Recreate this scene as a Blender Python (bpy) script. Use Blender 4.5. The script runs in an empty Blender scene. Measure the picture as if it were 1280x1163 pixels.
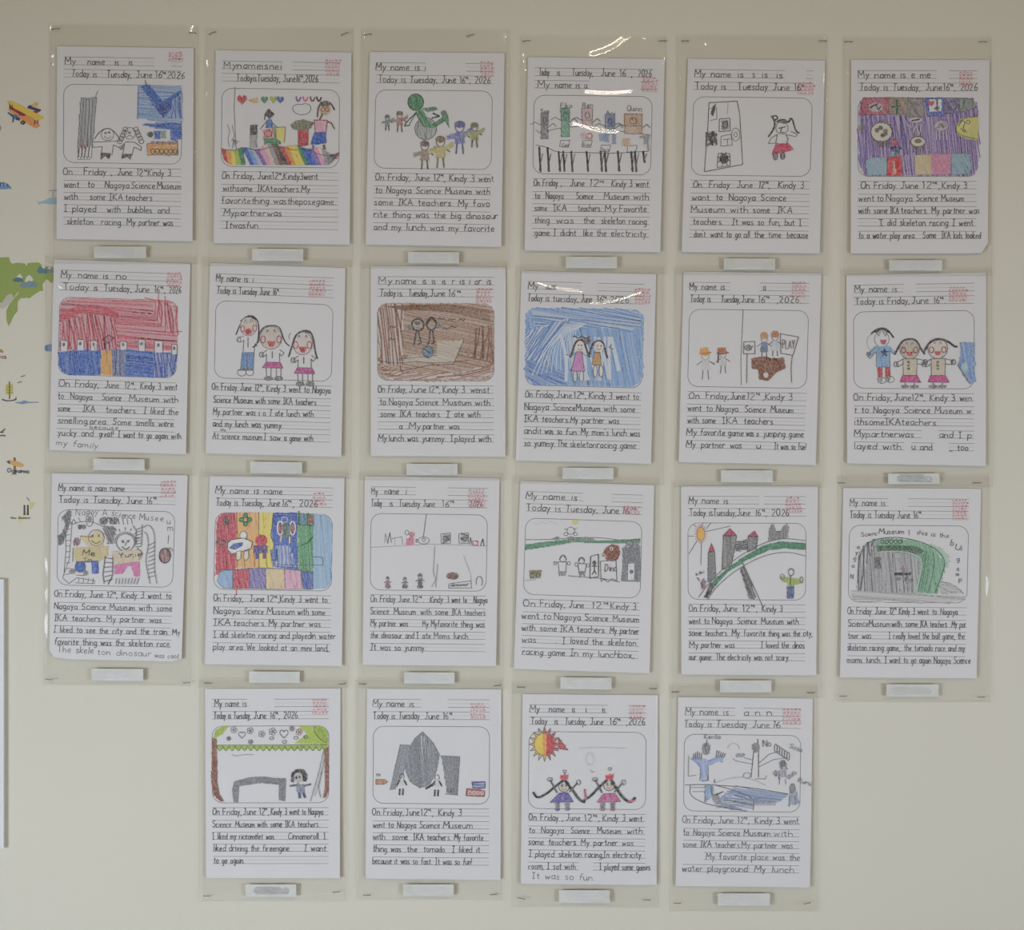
import bpy, math, random
import numpy as np
from mathutils import Vector

# ------------------------------------------------------------------ camera, light, exposure
S = 0.00125                      # metres of wall per photograph pixel
ZC = 1.5                         # height of the photograph's centre
def WX(px): return (px - 640.0) * S
def WZ(py): return ZC + (581.5 - py) * S

C = bpy.context.scene.collection
sc = bpy.context.scene
cam_data = bpy.data.cameras.new('camera')
cam = bpy.data.objects.new('camera', cam_data); C.objects.link(cam)
cam.location = (0, -2.0, ZC); cam.rotation_euler = (math.radians(90), 0, 0)
cam_data.sensor_width = 36; cam_data.lens = 36 * 2.0 / (1280 * S); cam_data.clip_start = 0.05
sc.camera = cam

w = bpy.data.worlds.new('room_light'); sc.world = w; w.use_nodes = True
bg = w.node_tree.nodes['Background']
bg.inputs[0].default_value = (1.0, 0.60, 0.13, 1); bg.inputs[1].default_value = 0.115

def area(name, loc, target, sx, sy, power, color, spread=180):
    l = bpy.data.lights.new(name, 'AREA'); l.shape = 'RECTANGLE'; l.size = sx; l.size_y = sy
    l.energy = power; l.color = color; l.spread = math.radians(spread)
    o = bpy.data.objects.new(name, l); C.objects.link(o); o.location = loc
    d = Vector(target) - Vector(loc)
    o.rotation_euler = d.to_track_quat('-Z', 'Y').to_euler()
    return o
# added spot on the unseen floor, which throws its light up the wall
sp = bpy.data.lights.new('floor_bounce_spot', 'SPOT'); sp.energy = 1100; sp.color = (0.70, 0.85, 1.0); sp.spot_size = math.radians(36); sp.spot_blend = 0.5; sp.shadow_soft_size = 0.25
spo = bpy.data.objects.new('floor_bounce_spot', sp); C.objects.link(spo); spo.location = (-1.3, -2.7, 2.9)
spo.rotation_euler = (Vector((-0.60, -1.62, 0)) - Vector((-1.3, -2.7, 2.9))).to_track_quat('-Z', 'Y').to_euler()
# cool low fills added at both sides as daylight, narrowed so the wall darkens upwards
area('side_fill', (-3.1, -2.3, 0.70), (-0.2, 0, 0.98), 1.2, 1.0, 17.5, (0.75, 0.86, 0.98), 62)
area('side_fill', (3.2, -2.3, 0.80), (0.45, 0, 1.10), 1.2, 1.0, 11.5, (0.76, 0.87, 1.0), 62)
# one ceiling lamp in the middle; the other four are added for more glints
for lx, ln in ((-2.05, .30), (-0.90, .30), (0.25, .60), (1.30, .30), (2.15, .30)):
    area('glint_lamp', (lx, -2.0, 3.08), (lx*.8, -1.0, 1.2), ln, 0.04, 4.1*ln/.3, (1.0, 0.87, 0.66))

sc.view_settings.view_transform = 'Standard'; sc.view_settings.look = 'None'
sc.view_settings.gamma = 1; sc.view_settings.use_curve_mapping = False
sc.view_settings.exposure = -0.50
sc.cycles.transparent_max_bounces = 48      # many layers of film lie over one another

# ------------------------------------------------------------------ helpers
def lin(c):
    return tuple(((v/255.0)/12.92 if v/255.0 <= 0.04045 else ((v/255.0+0.055)/1.055)**2.4) for v in c)
def mix(a, b, t): return tuple(a[i]*(1-t)+b[i]*t for i in range(3))

def tag(o, label=None, cat=None, group=None, kind=None):
    if label: o['label'] = label
    if cat: o['category'] = cat
    if group: o['group'] = group
    if kind: o['kind'] = kind
    return o

def principled(name, col, rough=0.6, spec=0.3, bump=None, noise=None, metal=0):
    m = bpy.data.materials.new(name); m.use_nodes = True
    nt = m.node_tree; b = nt.nodes['Principled BSDF']
    b.inputs['Base Color'].default_value = (*lin(col), 1)
    b.inputs['Roughness'].default_value = rough; b.inputs['Metallic'].default_value = metal
    b.inputs['Specular IOR Level'].default_value = spec
    tc = nt.nodes.new('ShaderNodeTexCoord')
    if noise:
        sc_, amt, c2 = noise
        n = nt.nodes.new('ShaderNodeTexNoise'); n.inputs['Scale'].default_value = sc_; n.inputs['Detail'].default_value = 5
        nt.links.new(tc.outputs['Object'], n.inputs['Vector'])
        r = nt.nodes.new('ShaderNodeMapRange'); r.inputs[1].default_value = 0.35; r.inputs[2].default_value = 0.7
        r.inputs[3].default_value = 0; r.inputs[4].default_value = amt
        nt.links.new(n.outputs[0], r.inputs[0])
        mx = nt.nodes.new('ShaderNodeMix'); mx.data_type = 'RGBA'
        mx.inputs[6].default_value = (*lin(col), 1); mx.inputs[7].default_value = (*lin(c2), 1)
        nt.links.new(r.outputs[0], mx.inputs[0]); nt.links.new(mx.outputs[2], b.inputs['Base Color'])
    if bump:
        bs, st = bump
        n = nt.nodes.new('ShaderNodeTexNoise'); n.inputs['Scale'].default_value = bs; n.inputs['Detail'].default_value = 3
        nt.links.new(tc.outputs['Object'], n.inputs['Vector'])
        bp = nt.nodes.new('ShaderNodeBump'); bp.inputs['Strength'].default_value = st; bp.inputs['Distance'].default_value = 0.001
        nt.links.new(n.outputs[0], bp.inputs['Height']); nt.links.new(bp.outputs[0], b.inputs['Normal'])
    return m

PAPERC = (221, 217, 218)
M_wall = principled('painted_wall', (214, 208, 194), 0.75, 0.15, bump=(160, 0.25), noise=(3.5, 0.25, (208, 202, 187)))
M_paper = principled('paper', PAPERC, 0.7, 0.2, bump=(60, 0.12), noise=(25, 0.25, (215, 212, 213)))
M_label = principled('label_paper', (213, 212, 206), 0.55, 0.3, noise=(40, 0.9, (198, 197, 190)))
M_smudge = principled('label_smudge', (180, 181, 178), 0.6, 0.2, noise=(120, 0.9, (222, 222, 218)))
M_staple = principled('staple_wire', (96, 92, 86), 0.4, 0.5, metal=0.8)
M_board = principled('poster_board', (224, 224, 226), 0.5, 0.3, noise=(12, 0.3, (214, 214, 214)))

def attr_material(name, rough, noise_scale, amt):
    """colour comes from the pencil / crayon / ink itself, stored per face; a noise lets the paper's tooth show"""
    m = bpy.data.materials.new(name); m.use_nodes = True
    nt = m.node_tree; b = nt.nodes['Principled BSDF']
    b.inputs['Roughness'].default_value = rough; b.inputs['Specular IOR Level'].default_value = 0.2
    a = nt.nodes.new('ShaderNodeAttribute'); a.attribute_name = 'ink'
    tc = nt.nodes.new('ShaderNodeTexCoord')
    n = nt.nodes.new('ShaderNodeTexNoise'); n.inputs['Scale'].default_value = noise_scale; n.inputs['Detail'].default_value = 4
    nt.links.new(tc.outputs['Object'], n.inputs['Vector'])
    r = nt.nodes.new('ShaderNodeMapRange'); r.inputs[1].default_value = 0.4; r.inputs[2].default_value = 0.75
    r.inputs[3].default_value = 0; r.inputs[4].default_value = amt
    nt.links.new(n.outputs[0], r.inputs[0])
    mx = nt.nodes.new('ShaderNodeMix'); mx.data_type = 'RGBA'
    nt.links.new(r.outputs[0], mx.inputs[0]); nt.links.new(a.outputs['Color'], mx.inputs[6])
    mx.inputs[7].default_value = (*lin(PAPERC), 1)
    nt.links.new(mx.outputs[2], b.inputs['Base Color'])
    return m
M_crayon = attr_material('crayon', 0.6, 300, 0.34)
M_pencil = attr_material('pencil', 0.6, 900, 0.25)
M_decal = attr_material('wall_sticker_print', 0.5, 300, 0.08)

def film_material(name, tint, haze, rough):
    m = bpy.data.materials.new(name); m.use_nodes = True
    nt = m.node_tree; nt.nodes.clear()
    out = nt.nodes.new('ShaderNodeOutputMaterial')
    tr = nt.nodes.new('ShaderNodeBsdfTransparent'); tr.inputs[0].default_value = (*tint, 1)
    df = nt.nodes.new('ShaderNodeBsdfDiffuse'); df.inputs[0].default_value = (0.75, 0.75, 0.70, 1)
    m1 = nt.nodes.new('ShaderNodeMixShader'); m1.inputs[0].default_value = haze
    gl = nt.nodes.new('ShaderNodeBsdfGlossy'); gl.inputs['Roughness'].default_value = rough
    # a thin film reflects alike from both sides, so the index is inverted where the ray meets its back
    fr = nt.nodes.new('ShaderNodeFresnel'); ge = nt.nodes.new('ShaderNodeNewGeometry'); mr = nt.nodes.new('ShaderNodeMapRange')
    mr.inputs[3].default_value = 1.36; mr.inputs[4].default_value = 1/1.36
    nt.links.new(ge.outputs['Backfacing'], mr.inputs[0]); nt.links.new(mr.outputs[0], fr.inputs[0])
    m2 = nt.nodes.new('ShaderNodeMixShader')
    nt.links.new(tr.outputs[0], m1.inputs[1]); nt.links.new(df.outputs[0], m1.inputs[2])
    nt.links.new(fr.outputs[0], m2.inputs[0]); nt.links.new(m1.outputs[0], m2.inputs[1]); nt.links.new(gl.outputs[0], m2.inputs[2])
    nt.links.new(m2.outputs[0], out.inputs[0])
    return m
M_film = film_material('clear_plastic', (0.994, 0.992, 0.988), 0.018, 0.055)
M_back = film_material('clear_plastic_back', (0.994, 0.992, 0.988), 0.010, 0.16)
M_seam = film_material('welded_seam', (0.995, 0.995, 0.99), 0.02, 0.12)

def mesh_obj(name, verts, faces, mat, parent=None, cols=None, smooth=False):
    me = bpy.data.meshes.new(name)
    me.from_pydata(verts, [], faces)
    if cols is not None:
        a = me.attributes.new('ink', 'FLOAT_COLOR', 'FACE')
        arr = np.ones((len(faces), 4), dtype=np.float32); arr[:, :3] = np.array(cols, dtype=np.float32)
        a.data.foreach_set('color', arr.ravel())
    me.materials.append(mat)
    if smooth: me.polygons.foreach_set('use_smooth', [True]*len(faces))
    me.update()
    o = bpy.data.objects.new(name, me); C.objects.link(o)
    if parent: o.parent = parent
    return o

def grid_obj(name, X, Y, Z, mat, parent=None, smooth=True):
    n, m = X.shape
    v = np.stack([X, Y, Z], -1).reshape(-1, 3)
    i = np.arange(n*m).reshape(n, m)
    f = np.stack([i[:-1, :-1], i[1:, :-1], i[1:, 1:], i[:-1, 1:]], -1).reshape(-1, 4)
    me = bpy.data.meshes.new(name)
    me.vertices.add(len(v)); me.vertices.foreach_set('co', v.ravel().astype(np.float32))
    me.loops.add(f.size); me.loops.foreach_set('vertex_index', f.ravel().astype(np.int32))
    me.polygons.add(len(f)); me.polygons.foreach_set('loop_start', np.arange(0, f.size, 4, dtype=np.int32))
    me.polygons.foreach_set('use_smooth', np.full(len(f), smooth))
    me.materials.append(mat); me.update(calc_edges=True)
    o = bpy.data.objects.new(name, me); C.objects.link(o)
    if parent: o.parent = parent
    return o

def box_faces(b):
    return [(b, b+1, b+2, b+3), (b+7, b+6, b+5, b+4), (b, b+4, b+5, b+1), (b+1, b+5, b+6, b+2), (b+2, b+6, b+7, b+3), (b+3, b+7, b+4, b)]

# ------------------------------------------------------------------ a child's printed letters, as pen strokes (cap 7, x-height 4)
G = {}
for row in """A:5:0,0 2.5,7 5,0|1,2.6 4,2.6
B:4:0,0 0,7|0,7 2.6,7 3.4,5.6 2.4,3.8 0,3.7|0,3.7 3,3.6 4,1.8 2.8,0 0,0
C:4.6:4.6,5.8 3,7 1,6.4 0,3.6 .8,.8 2.8,0 4.6,1.2
D:4.6:0,0 0,7|0,7 2.4,6.8 4.6,3.8 2.6,.3 0,0
E:4:4,7 0,7 0,0 4,0|0,3.7 3.2,3.7
F:4:4,7 0,7 0,0|0,3.7 3.2,3.7
G:4.8:4.6,5.8 3,7 .8,6.2 0,3.4 1,.6 3,0 4.8,1.4 4.8,3.2 2.8,3.2
H:4.4:0,0 0,7|4.4,0 4.4,7|0,3.6 4.4,3.6
I:3:0,7 3,7|1.5,7 1.5,0|0,0 3,0
J:3.6:.8,7 3.6,7|2.6,7 2.6,1.4 1.4,0 0,1.2
K:4.2:0,0 0,7|4,7 0,3.2 4.2,0
L:3.6:0,7 0,0 3.6,0
M:5.4:0,0 0.4,7 2.7,2.4 5,7 5.4,0
N:4.4:0,0 0,7 4.4,0 4.4,7
O:5:2.5,7 .6,6 0,3.5 .7,.9 2.5,0 4.4,1 5,3.5 4.3,6.2 2.5,7
P:4:0,0 0,7|0,7 2.8,6.9 4,5.2 2.8,3.4 0,3.4
Q:5:2.5,7 .6,6 0,3.5 .7,.9 2.5,0 4.4,1 5,3.5 4.3,6.2 2.5,7|3.2,1.8 5,-.4
Z:4:0,7 4,7 0,0 4,0
R:4.2:0,0 0,7|0,7 2.8,6.9 3.8,5.2 2.6,3.6 0,3.5|1.6,3.5 4.2,0
S:4:4,6 2.4,7 .4,6.2 .6,4.4 3.4,3.1 3.9,1.3 2.2,0 0,1
T:4.6:0,7 4.6,7|2.3,7 2.3,0
U:4.4:0,7 0,1.6 2,0 4.4,1.6 4.4,7
V:4.4:0,7 2.2,0 4.4,7
W:6:0,7 1.5,0 3,5 4.5,0 6,7
Y:4.4:0,7 2.2,3.6 4.4,7|2.2,3.6 2.2,0
a:3.4:3.2,3.4 1.6,4 .2,2.8 .3,.8 1.6,0 3.2,1.2|3.2,4 3.2,.4 3.7,0
b:3.4:0,7 0,0|0,2.8 1.8,4 3.4,2.6 3,.6 1.4,0 0,.8
c:3:3,3.3 1.6,4 .2,3 .2,1 1.6,0 3,.7
d:3.4:3.4,7 3.4,0|3.4,2.8 1.8,4 .1,2.6 .4,.6 1.8,0 3.4,.9
e:3.2:.2,2 3.1,2.2 2.6,3.7 1.2,4 .1,2.4 .5,.6 1.8,0 3.2,.7
f:2.8:2.8,6.4 1.8,7 1,6 1,0|0,3.8 2.5,3.8
g:3.4:3.3,3.3 1.6,4 .2,2.8 .4,1 1.8,.2 3.3,1.3|3.3,4 3.3,-1.4 2,-2.6 .3,-2
h:3.3:0,7 0,0|0,2.6 1.6,4 3.1,3 3.3,0
i:.8:.4,4 .4,0|.4,5.4 .5,5.8
j:1.8:1.6,4 1.6,-1.6 .6,-2.5 0,-2|1.6,5.4 1.7,5.8
k:3:0,7 0,0|2.7,4 0,1.6 3,0
l:.8:.4,7 .4,0
m:5:0,4 0,0|0,2.8 1.3,4 2.4,3 2.5,0|2.5,2.8 3.9,4 4.9,3 5,0
n:3.2:0,4 0,0|0,2.7 1.6,4 3,3 3.2,0
o:3.5:1.7,4 .3,3.2 .2,1 1.7,0 3.2,.9 3.3,3 1.7,4
p:3.3:0,4 0,-2.6|0,2.9 1.6,4 3.3,2.7 3,.6 1.4,0 0,.8
q:3.4:3.3,3.3 1.6,4 .2,2.8 .4,.8 1.8,0 3.3,1.1|3.3,4 3.3,-2.6
r:2.6:0,4 0,0|0,2.5 1.3,3.9 2.6,3.6
s:2.8:2.7,3.4 1.4,4 .2,3.2 1,2.2 2.5,1.5 2.6,.5 1.2,0 0,.6
t:2.6:1.2,6 1.2,.8 2,0 2.6,.4|0,4 2.5,4
u:3.3:0,4 .1,1 1.4,0 3.1,1.2|3.2,4 3.3,0
v:3:0,4 1.5,0 3,4
w:4.6:0,4 1.1,0 2.3,3.2 3.5,0 4.6,4
x:3:0,4 3,0|3,4 0,0
y:3:0,4 1.6,.6|3,4 1.6,.6 .4,-2.6
z:3:0,4 3,4 0,0 3,0
0:3.8:1.9,7 .3,5.6 .2,1.4 1.9,0 3.6,1.4 3.7,5.6 1.9,7
1:1.4:0,5.8 1,7 1,0
2:3.8:.2,5.6 1.4,7 3.4,6.2 3.2,4.2 0,0 3.8,0
3:3.6:.2,6.4 2,7 3.3,5.6 2.6,4 1.3,3.7|1.3,3.7 3.4,2.8 3.3,.8 1.6,0 0,.8
4:3.8:2.8,0 2.8,7 0,2.4 3.8,2.4
6:3.4:3,6.8 1,5 .1,2 1.2,0 3,.6 3.2,2.6 1.6,3.4 .3,2.4
7:3.6:0,7 3.6,7 1.4,0
9:3.4:3.2,6 1.6,7 .2,5.6 1,3.9 3.1,4.4 3.2,6 3,0
.:.9:.2,.25 .75,.25
,:1:.7,.6 .2,-1.4
!:.8:.4,7 .4,2|.4,.3 .5,0
;:.8:.4,3 .5,3.4|.6,.6 .2,-1.2
-:2.6:0,2.6 2.6,2.6
':.7:.4,7 .2,5.6
^:3:0,7 .1,4.6|.1,5.6 1.2,6 1.6,4.6|2.2,7 2.2,4.6 3.2,4.6|1.8,6 2.9,6""".split('\n'):
    ch, wd, st = row[0], *row[2:].split(':', 1)
    G[ch] = (float(wd), [[tuple(map(float, p.split(','))) for p in s.split(' ')] for s in st.split('|')])
ROUND = set('BCDGJOPRSUabcdefghjmnopqrstu023690')

def chaikin(p):
    o = [p[0]]
    for a, b in zip(p[:-1], p[1:]):
        o += [(a[0]*.75+b[0]*.25, a[1]*.75+b[1]*.25), (a[0]*.25+b[0]*.75, a[1]*.25+b[1]*.75)]
    o.append(p[-1]); return o

class Pen:
    """collects flat ink strokes; pmap(x, y, lift) turns a sheet position into a point on the paper's curved surface"""
    def __init__(s, pmap, rnd, unit=1.0):
        s.pmap = pmap; s.r = rnd; s.v = []; s.f = []; s.c = []; s.layer = 0; s.unit = unit
    def ribbon(s, pts, w, col, step=22):
        for k in range(1, len(pts)-1):                       # a pen that turns sharply starts a new stroke
            ax, ay = pts[k][0]-pts[k-1][0], pts[k][1]-pts[k-1][1]; bx, by = pts[k+1][0]-pts[k][0], pts[k+1][1]-pts[k][1]
            if ax*bx+ay*by < .5*math.hypot(ax, ay)*math.hypot(bx, by):
                s.ribbon(pts[:k+1], w, col, step); s.ribbon(pts[k:], w, col, step); return
        q = [pts[0]]
        for a, b in zip(pts[:-1], pts[1:]):
            d = math.hypot(b[0]-a[0], b[1]-a[1]); n = max(1, int(d/(step*s.unit)))
            for i in range(1, n+1): q.append((a[0]+(b[0]-a[0])*i/n, a[1]+(b[1]-a[1])*i/n))
        b0 = len(s.v); lift = s.layer*0.000007; n = len(q)
        for i, p in enumerate(q):
            a = q[max(0, i-1)]; b = q[min(n-1, i+1)]
            dx, dy = b[0]-a[0], b[1]-a[1]; L = math.hypot(dx, dy) or 1
            nx, ny = -dy/L*w/2, dx/L*w/2
            s.v.append(s.pmap(p[0]+nx, p[1]+ny, lift)); s.v.append(s.pmap(p[0]-nx, p[1]-ny, lift))
        for i in range(n-1):
            s.f.append((b0+2*i, b0+2*i+1, b0+2*i+3, b0+2*i+2)); s.c.append(col)
    def text(s, x0, y0, x1, y1, h, t, col, w=3.4, jit=.42):
        """t runs from (x0,y0) to (x1,y1) along its baseline, capitals h high"""
        tot = 0.0
        for ch in t: tot += (3.0 if ch == ' ' else G[ch][0]) + 1.15
        L = math.hypot(x1-x0, y1-y0); k = L/max(tot-1.15, 1); u = h/7.0
        ex, ey = (x1-x0)/L, (y1-y0)/L; fx, fy = ey, -ex      # f points up the page
        c = 0.0
        for ch in t:
            if ch == ' ': c += 4.15; continue
            wd, st = G[ch]
            oy = s.r.uniform(-jit, jit)*.8; kk = s.r.uniform(.92, 1.06); sl = s.r.uniform(-.06, .14)
            for p in st:
                if ch in ROUND and len(p) > 2: p = chaikin(p)
                pp = []
                for (gx, gy) in p:
                    X = (c + gx*kk + sl*gy)*k; Y = (gy*kk + oy)*u
                    pp.append((x0+ex*X+fx*Y, y0+ey*X+fy*Y))
                s.ribbon(pp, w*s.r.uniform(.85, 1.15), lin(mix(col, (255, 255, 255), s.r.uniform(0, .15))))
            c += wd + 1.15
    def line(s, pts, col=(98, 94, 94), w=3.2, sm=False, n=1):
        s.layer += 1
        for _ in range(n):
            p = [(x+s.r.uniform(-1, 1)*(n > 1)*2, y+s.r.uniform(-1, 1)*(n > 1)*2) for x, y in pts]
            if sm: p = chaikin(chaikin(p))
            s.ribbon(p, w, lin(mix(col, (255, 255, 255), s.r.uniform(0, .08))))
    def ell(s, cx, cy, rx, ry, col=(98, 94, 94), w=3, a0=0, a1=360):
        n = max(8, int(14*abs(a1-a0)/360))
        s.line([(cx+rx*math.cos(math.radians(a0+(a1-a0)*i/n)), cy+ry*math.sin(math.radians(a0+(a1-a0)*i/n))) for i in range(n+1)], col, w)
    def fill(s, poly, col, ang=80, gap=4.5, op=.9, base=.55, jit=.22, w=None, edge=3):
        """crayon hatching clipped to a polygon: a pale even rub first, then single strokes over it"""
        col = mix(PAPERC, col, op)
        a = math.radians(ang); ca, sa = math.cos(a), math.sin(a)
        R = [(x*ca+y*sa, -x*sa+y*ca) for x, y in poly]
        lo = min(p[1] for p in R); hi = max(p[1] for p in R)
        s.layer += 1
        for pas in (0, 1):
            if pas == 0 and base <= 0: continue
            y = lo + gap*.5*(1 if pas == 0 else s.r.uniform(.5, 1.5))
            while y < hi:
                xs = []
                for i in range(len(R)):
                    (xa, ya), (xb, yb) = R[i], R[(i+1) % len(R)]
                    if (ya <= y < yb) or (yb <= y < ya): xs.append(xa+(xb-xa)*(y-ya)/(yb-ya))
                xs.sort()
                for i in range(0, len(xs)-1, 2):
                    if xs[i+1]-xs[i] < 1: continue
                    if pas == 0:
                        q = [(xs[i], y), (xs[i+1], y)]; cc = mix(PAPERC, col, base*s.r.uniform(.85, 1.1)); ww = gap*1.12
                    else:
                        e0, e1 = s.r.uniform(-edge, edge*.7), s.r.uniform(-edge*.7, edge)
                        kj = 1.5 if base < .8 else .7; t0, t1 = s.r.uniform(-kj, kj)*gap, s.r.uniform(-kj, kj)*gap
                        q = [(xs[i]+e0, y+t0), ((xs[i]+xs[i+1])/2, y+s.r.uniform(-.4, .4)*gap), (xs[i+1]+e1, y+t1)]
                        v = s.r.uniform(-jit, jit); cc = mix(col, PAPERC if v > -.1 else (60, 60, 70), abs(v)*(1 if v > 0 else .6) if v < .12 else min(.6, v*1.9)); ww = (w or gap*.72)*s.r.uniform(.7, 1.25)
                    s.ribbon([(px*ca-py*sa, px*sa+py*ca) for px, py in q], ww, lin(cc), 30)
                y += gap*(1 if pas == 0 else s.r.uniform(.75, 1.3))
            s.layer += 1
    def disc(s, cx, cy, rx, ry, col, **k):
        s.fill([(cx+rx*math.cos(i*math.pi/8), cy+ry*math.sin(i*math.pi/8)) for i in range(16)], col, **k)
    def build(s, name, mat, parent=None):
        if not s.f: return None
        return mesh_obj(name, s.v, s.f, mat, parent, s.c)

# ------------------------------------------------------------------ the wall and what is stuck on it
wall = mesh_obj('wall_back', [(-3, 0, 0), (3, 0, 0), (3, 0, 2.9), (-3, 0, 2.9), (-3, .1, 0), (3, .1, 0), (3, .1, 2.9), (-3, .1, 2.9)], box_faces(0), M_wall)
tag(wall, kind='structure')
M_floor = principled('pale_floor', (196, 196, 192), 0.6, 0.2, noise=(9, .4, (184, 184, 180)))
floor = mesh_obj('floor', [(-3, -6, -.1), (3, -6, -.1), (3, -6, 0), (-3, -6, 0), (-3, 0, -.1), (3, 0, -.1), (3, 0, 0), (-3, 0, 0)], box_faces(0), M_floor); tag(floor, kind='structure')
sk = mesh_obj('baseboard_back', [(-3, -.012, 0), (3, -.012, 0), (3, -.012, .07), (-3, -.012, .07), (-3, 0, 0), (3, 0, 0), (3, 0, .07), (-3, 0, .07)], box_faces(0), M_board); tag(sk, kind='structure')

BK = (56, 54, 56); PC = (92, 89, 90); GR = (150, 150, 154); DG = (98, 98, 102); BR = (110, 72, 54); RD = (190, 52, 62)
PK = (214, 96, 142); LP = (222, 150, 180); BLU = (36, 82, 178); LB = (112, 152, 206); SB = (150, 190, 222); GN = (48, 122, 74)
LG = (160, 184, 70); YL = (232, 208, 84); OR = (228, 150, 60); PU = (118, 86, 162); TN = (206, 186, 146); RB = (150, 60, 44)

def heart(D, cx, cy, r, col, filled=True):
    p = [(cx, cy+r), (cx-r, cy-r*.1), (cx-r*.9, cy-r*.8), (cx-r*.4, cy-r), (cx, cy-r*.5), (cx+r*.4, cy-r), (cx+r*.9, cy-r*.8), (cx+r, cy-r*.1)]
    if filled: D.fill(p, col, gap=4, base=.8)
    else: D.line(p+[p[0]], col, 2.6)

def flower(D, cx, cy, r, col=PC):
    for k in range(5):
        a = k*1.257; D.ell(cx+r*.6*math.cos(a), cy+r*.6*math.sin(a), r*.42, r*.42, col, 2.2)
    D.disc(cx, cy, r*.3, r*.3, col, gap=2.5)

def kid(D, cx, ty, h, hair=BK, shirt=None, bot=PK, style='skirt', r=None, skin=None, hl=.5, line=PC, cheeks=False, spread=.22, arms=1, mouth=RD, lw=3):
    r = r or .16*h
    hy = ty+r; ny = ty+2*r; wy = ty+.66*h; by = ty+.82*h; fy = ty+h; bw = .12*h
    if skin: D.disc(cx, hy, r*.95, r*.95, skin, gap=3.5, base=.9, jit=.06)
    D.ell(cx, hy, r, r, line, lw)
    for sx in (-1, 1):
        D.disc(cx+sx*r*.4, hy-r*.1, r*.13, r*.16, BK, gap=2)
        if cheeks: D.ell(cx+sx*r*.66, hy+r*.18, r*.24, r*.3, (176, 70, 84), lw)
    if cheeks: D.disc(cx, hy+r*.5, r*.34, r*.27, mouth, gap=2.5, base=.9)
    else: D.line([(cx-r*.4, hy+r*.35), (cx, hy+r*.6), (cx+r*.4, hy+r*.35)], line, 2.4, True)
    # hair: a cap of strokes and two falls
    D.line([(cx-r*1.25, hy+r*hl*2.2), (cx-r*1.15, hy), (cx-r*.7, hy-r*.9), (cx, hy-r*1.2), (cx+r*.7, hy-r*.9), (cx+r*1.15, hy), (cx+r*1.25, hy+r*hl*2.2)], hair, max(4, r*.22), True)
    D.line([(cx-r*1.0, hy-r*.3), (cx, hy-r*.98), (cx+r*1.0, hy-r*.3)], hair, max(3, r*.16), True)
    body = [(cx-bw*.9, ny), (cx+bw*.9, ny), (cx+bw*1.15, wy), (cx-bw*1.15, wy)]
    if shirt: D.fill(body, shirt, gap=4, base=.75, jit=.1)
    D.line(body+[body[0]], line, lw)
    for sx in (-1, 1):
        ax = cx+sx*spread*h; ay = ny+(.16 if arms else -.06)*h
        D.line([(cx+sx*bw*.9, ny+.02*h), (ax, ay), (ax-sx*.02*h, ay+.06*h), (cx+sx*bw, ny+.12*h)], line, lw)
        D.ell(ax+sx*2, ay+.03*h, .03*h, .035*h, line, lw)
    if style == 'skirt':
        q = [(cx-bw*1.1, wy), (cx+bw*1.1, wy), (cx+bw*1.75, by), (cx-bw*1.75, by)]
        D.fill(q, bot, gap=4, base=.85); D.line(q+[q[0]], mix(bot, BK, .4), lw*.8); ly = by
    elif style == 'dress':
        q = [(cx-bw*.8, ny), (cx+bw*.8, ny), (cx+bw*1.8, by), (cx-bw*1.8, by)]
        D.fill(q, bot, gap=4, base=.85); D.line(q+[q[0]], line, lw*.8); ly = by
    else:
        end = fy-.03*h if style == 'pants' else by+.02*h
        for sx in (-1, 1):
            q = [(cx, wy), (cx+sx*bw*1.15, wy), (cx+sx*bw*1.3, end), (cx+sx*bw*.25, end)]
            D.fill(q, bot, gap=4, base=.8); D.line(q+[q[0]], line, lw*.8)
        ly = end
    for sx in (-1, 1):
        lx = cx+sx*bw*.7
        D.line([(lx-sx*bw*.25, ly), (lx-sx*bw*.25, fy)], line, lw); D.line([(lx+sx*bw*.3, ly), (lx+sx*bw*.3, fy)], line, lw)
        D.disc(lx+sx*bw*.1, fy, bw*.55, bw*.28, hair, gap=2.5, base=.7)

def stick(D, cx, ty, h, c1=PC, c2=PC, c3=None, lw=4, hat=None):
    """small figure: scribbled head, coat, two legs"""
    r = h*.17
    D.ell(cx, ty+r, r*.8, r, c1, lw*.7); D.disc(cx, ty+r*.6, r*.9, r*.6, c1 if hat is None else hat, gap=3, base=.7)
    D.fill([(cx-h*.1, ty+2*r), (cx+h*.1, ty+2*r), (cx+h*.15, ty+.68*h), (cx-h*.15, ty+.68*h)], c2, gap=3.4, base=.6)
    D.line([(cx-h*.1, ty+2*r+4), (cx-h*.3, ty+.52*h)], c1, lw); D.line([(cx+h*.1, ty+2*r+4), (cx+h*.3, ty+.5*h)], c1, lw)
    for sx in (-1, 1): D.line([(cx+sx*h*.08, ty+.68*h), (cx+sx*h*.11, ty+h)], c3 or c1, lw*1.3)

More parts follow.
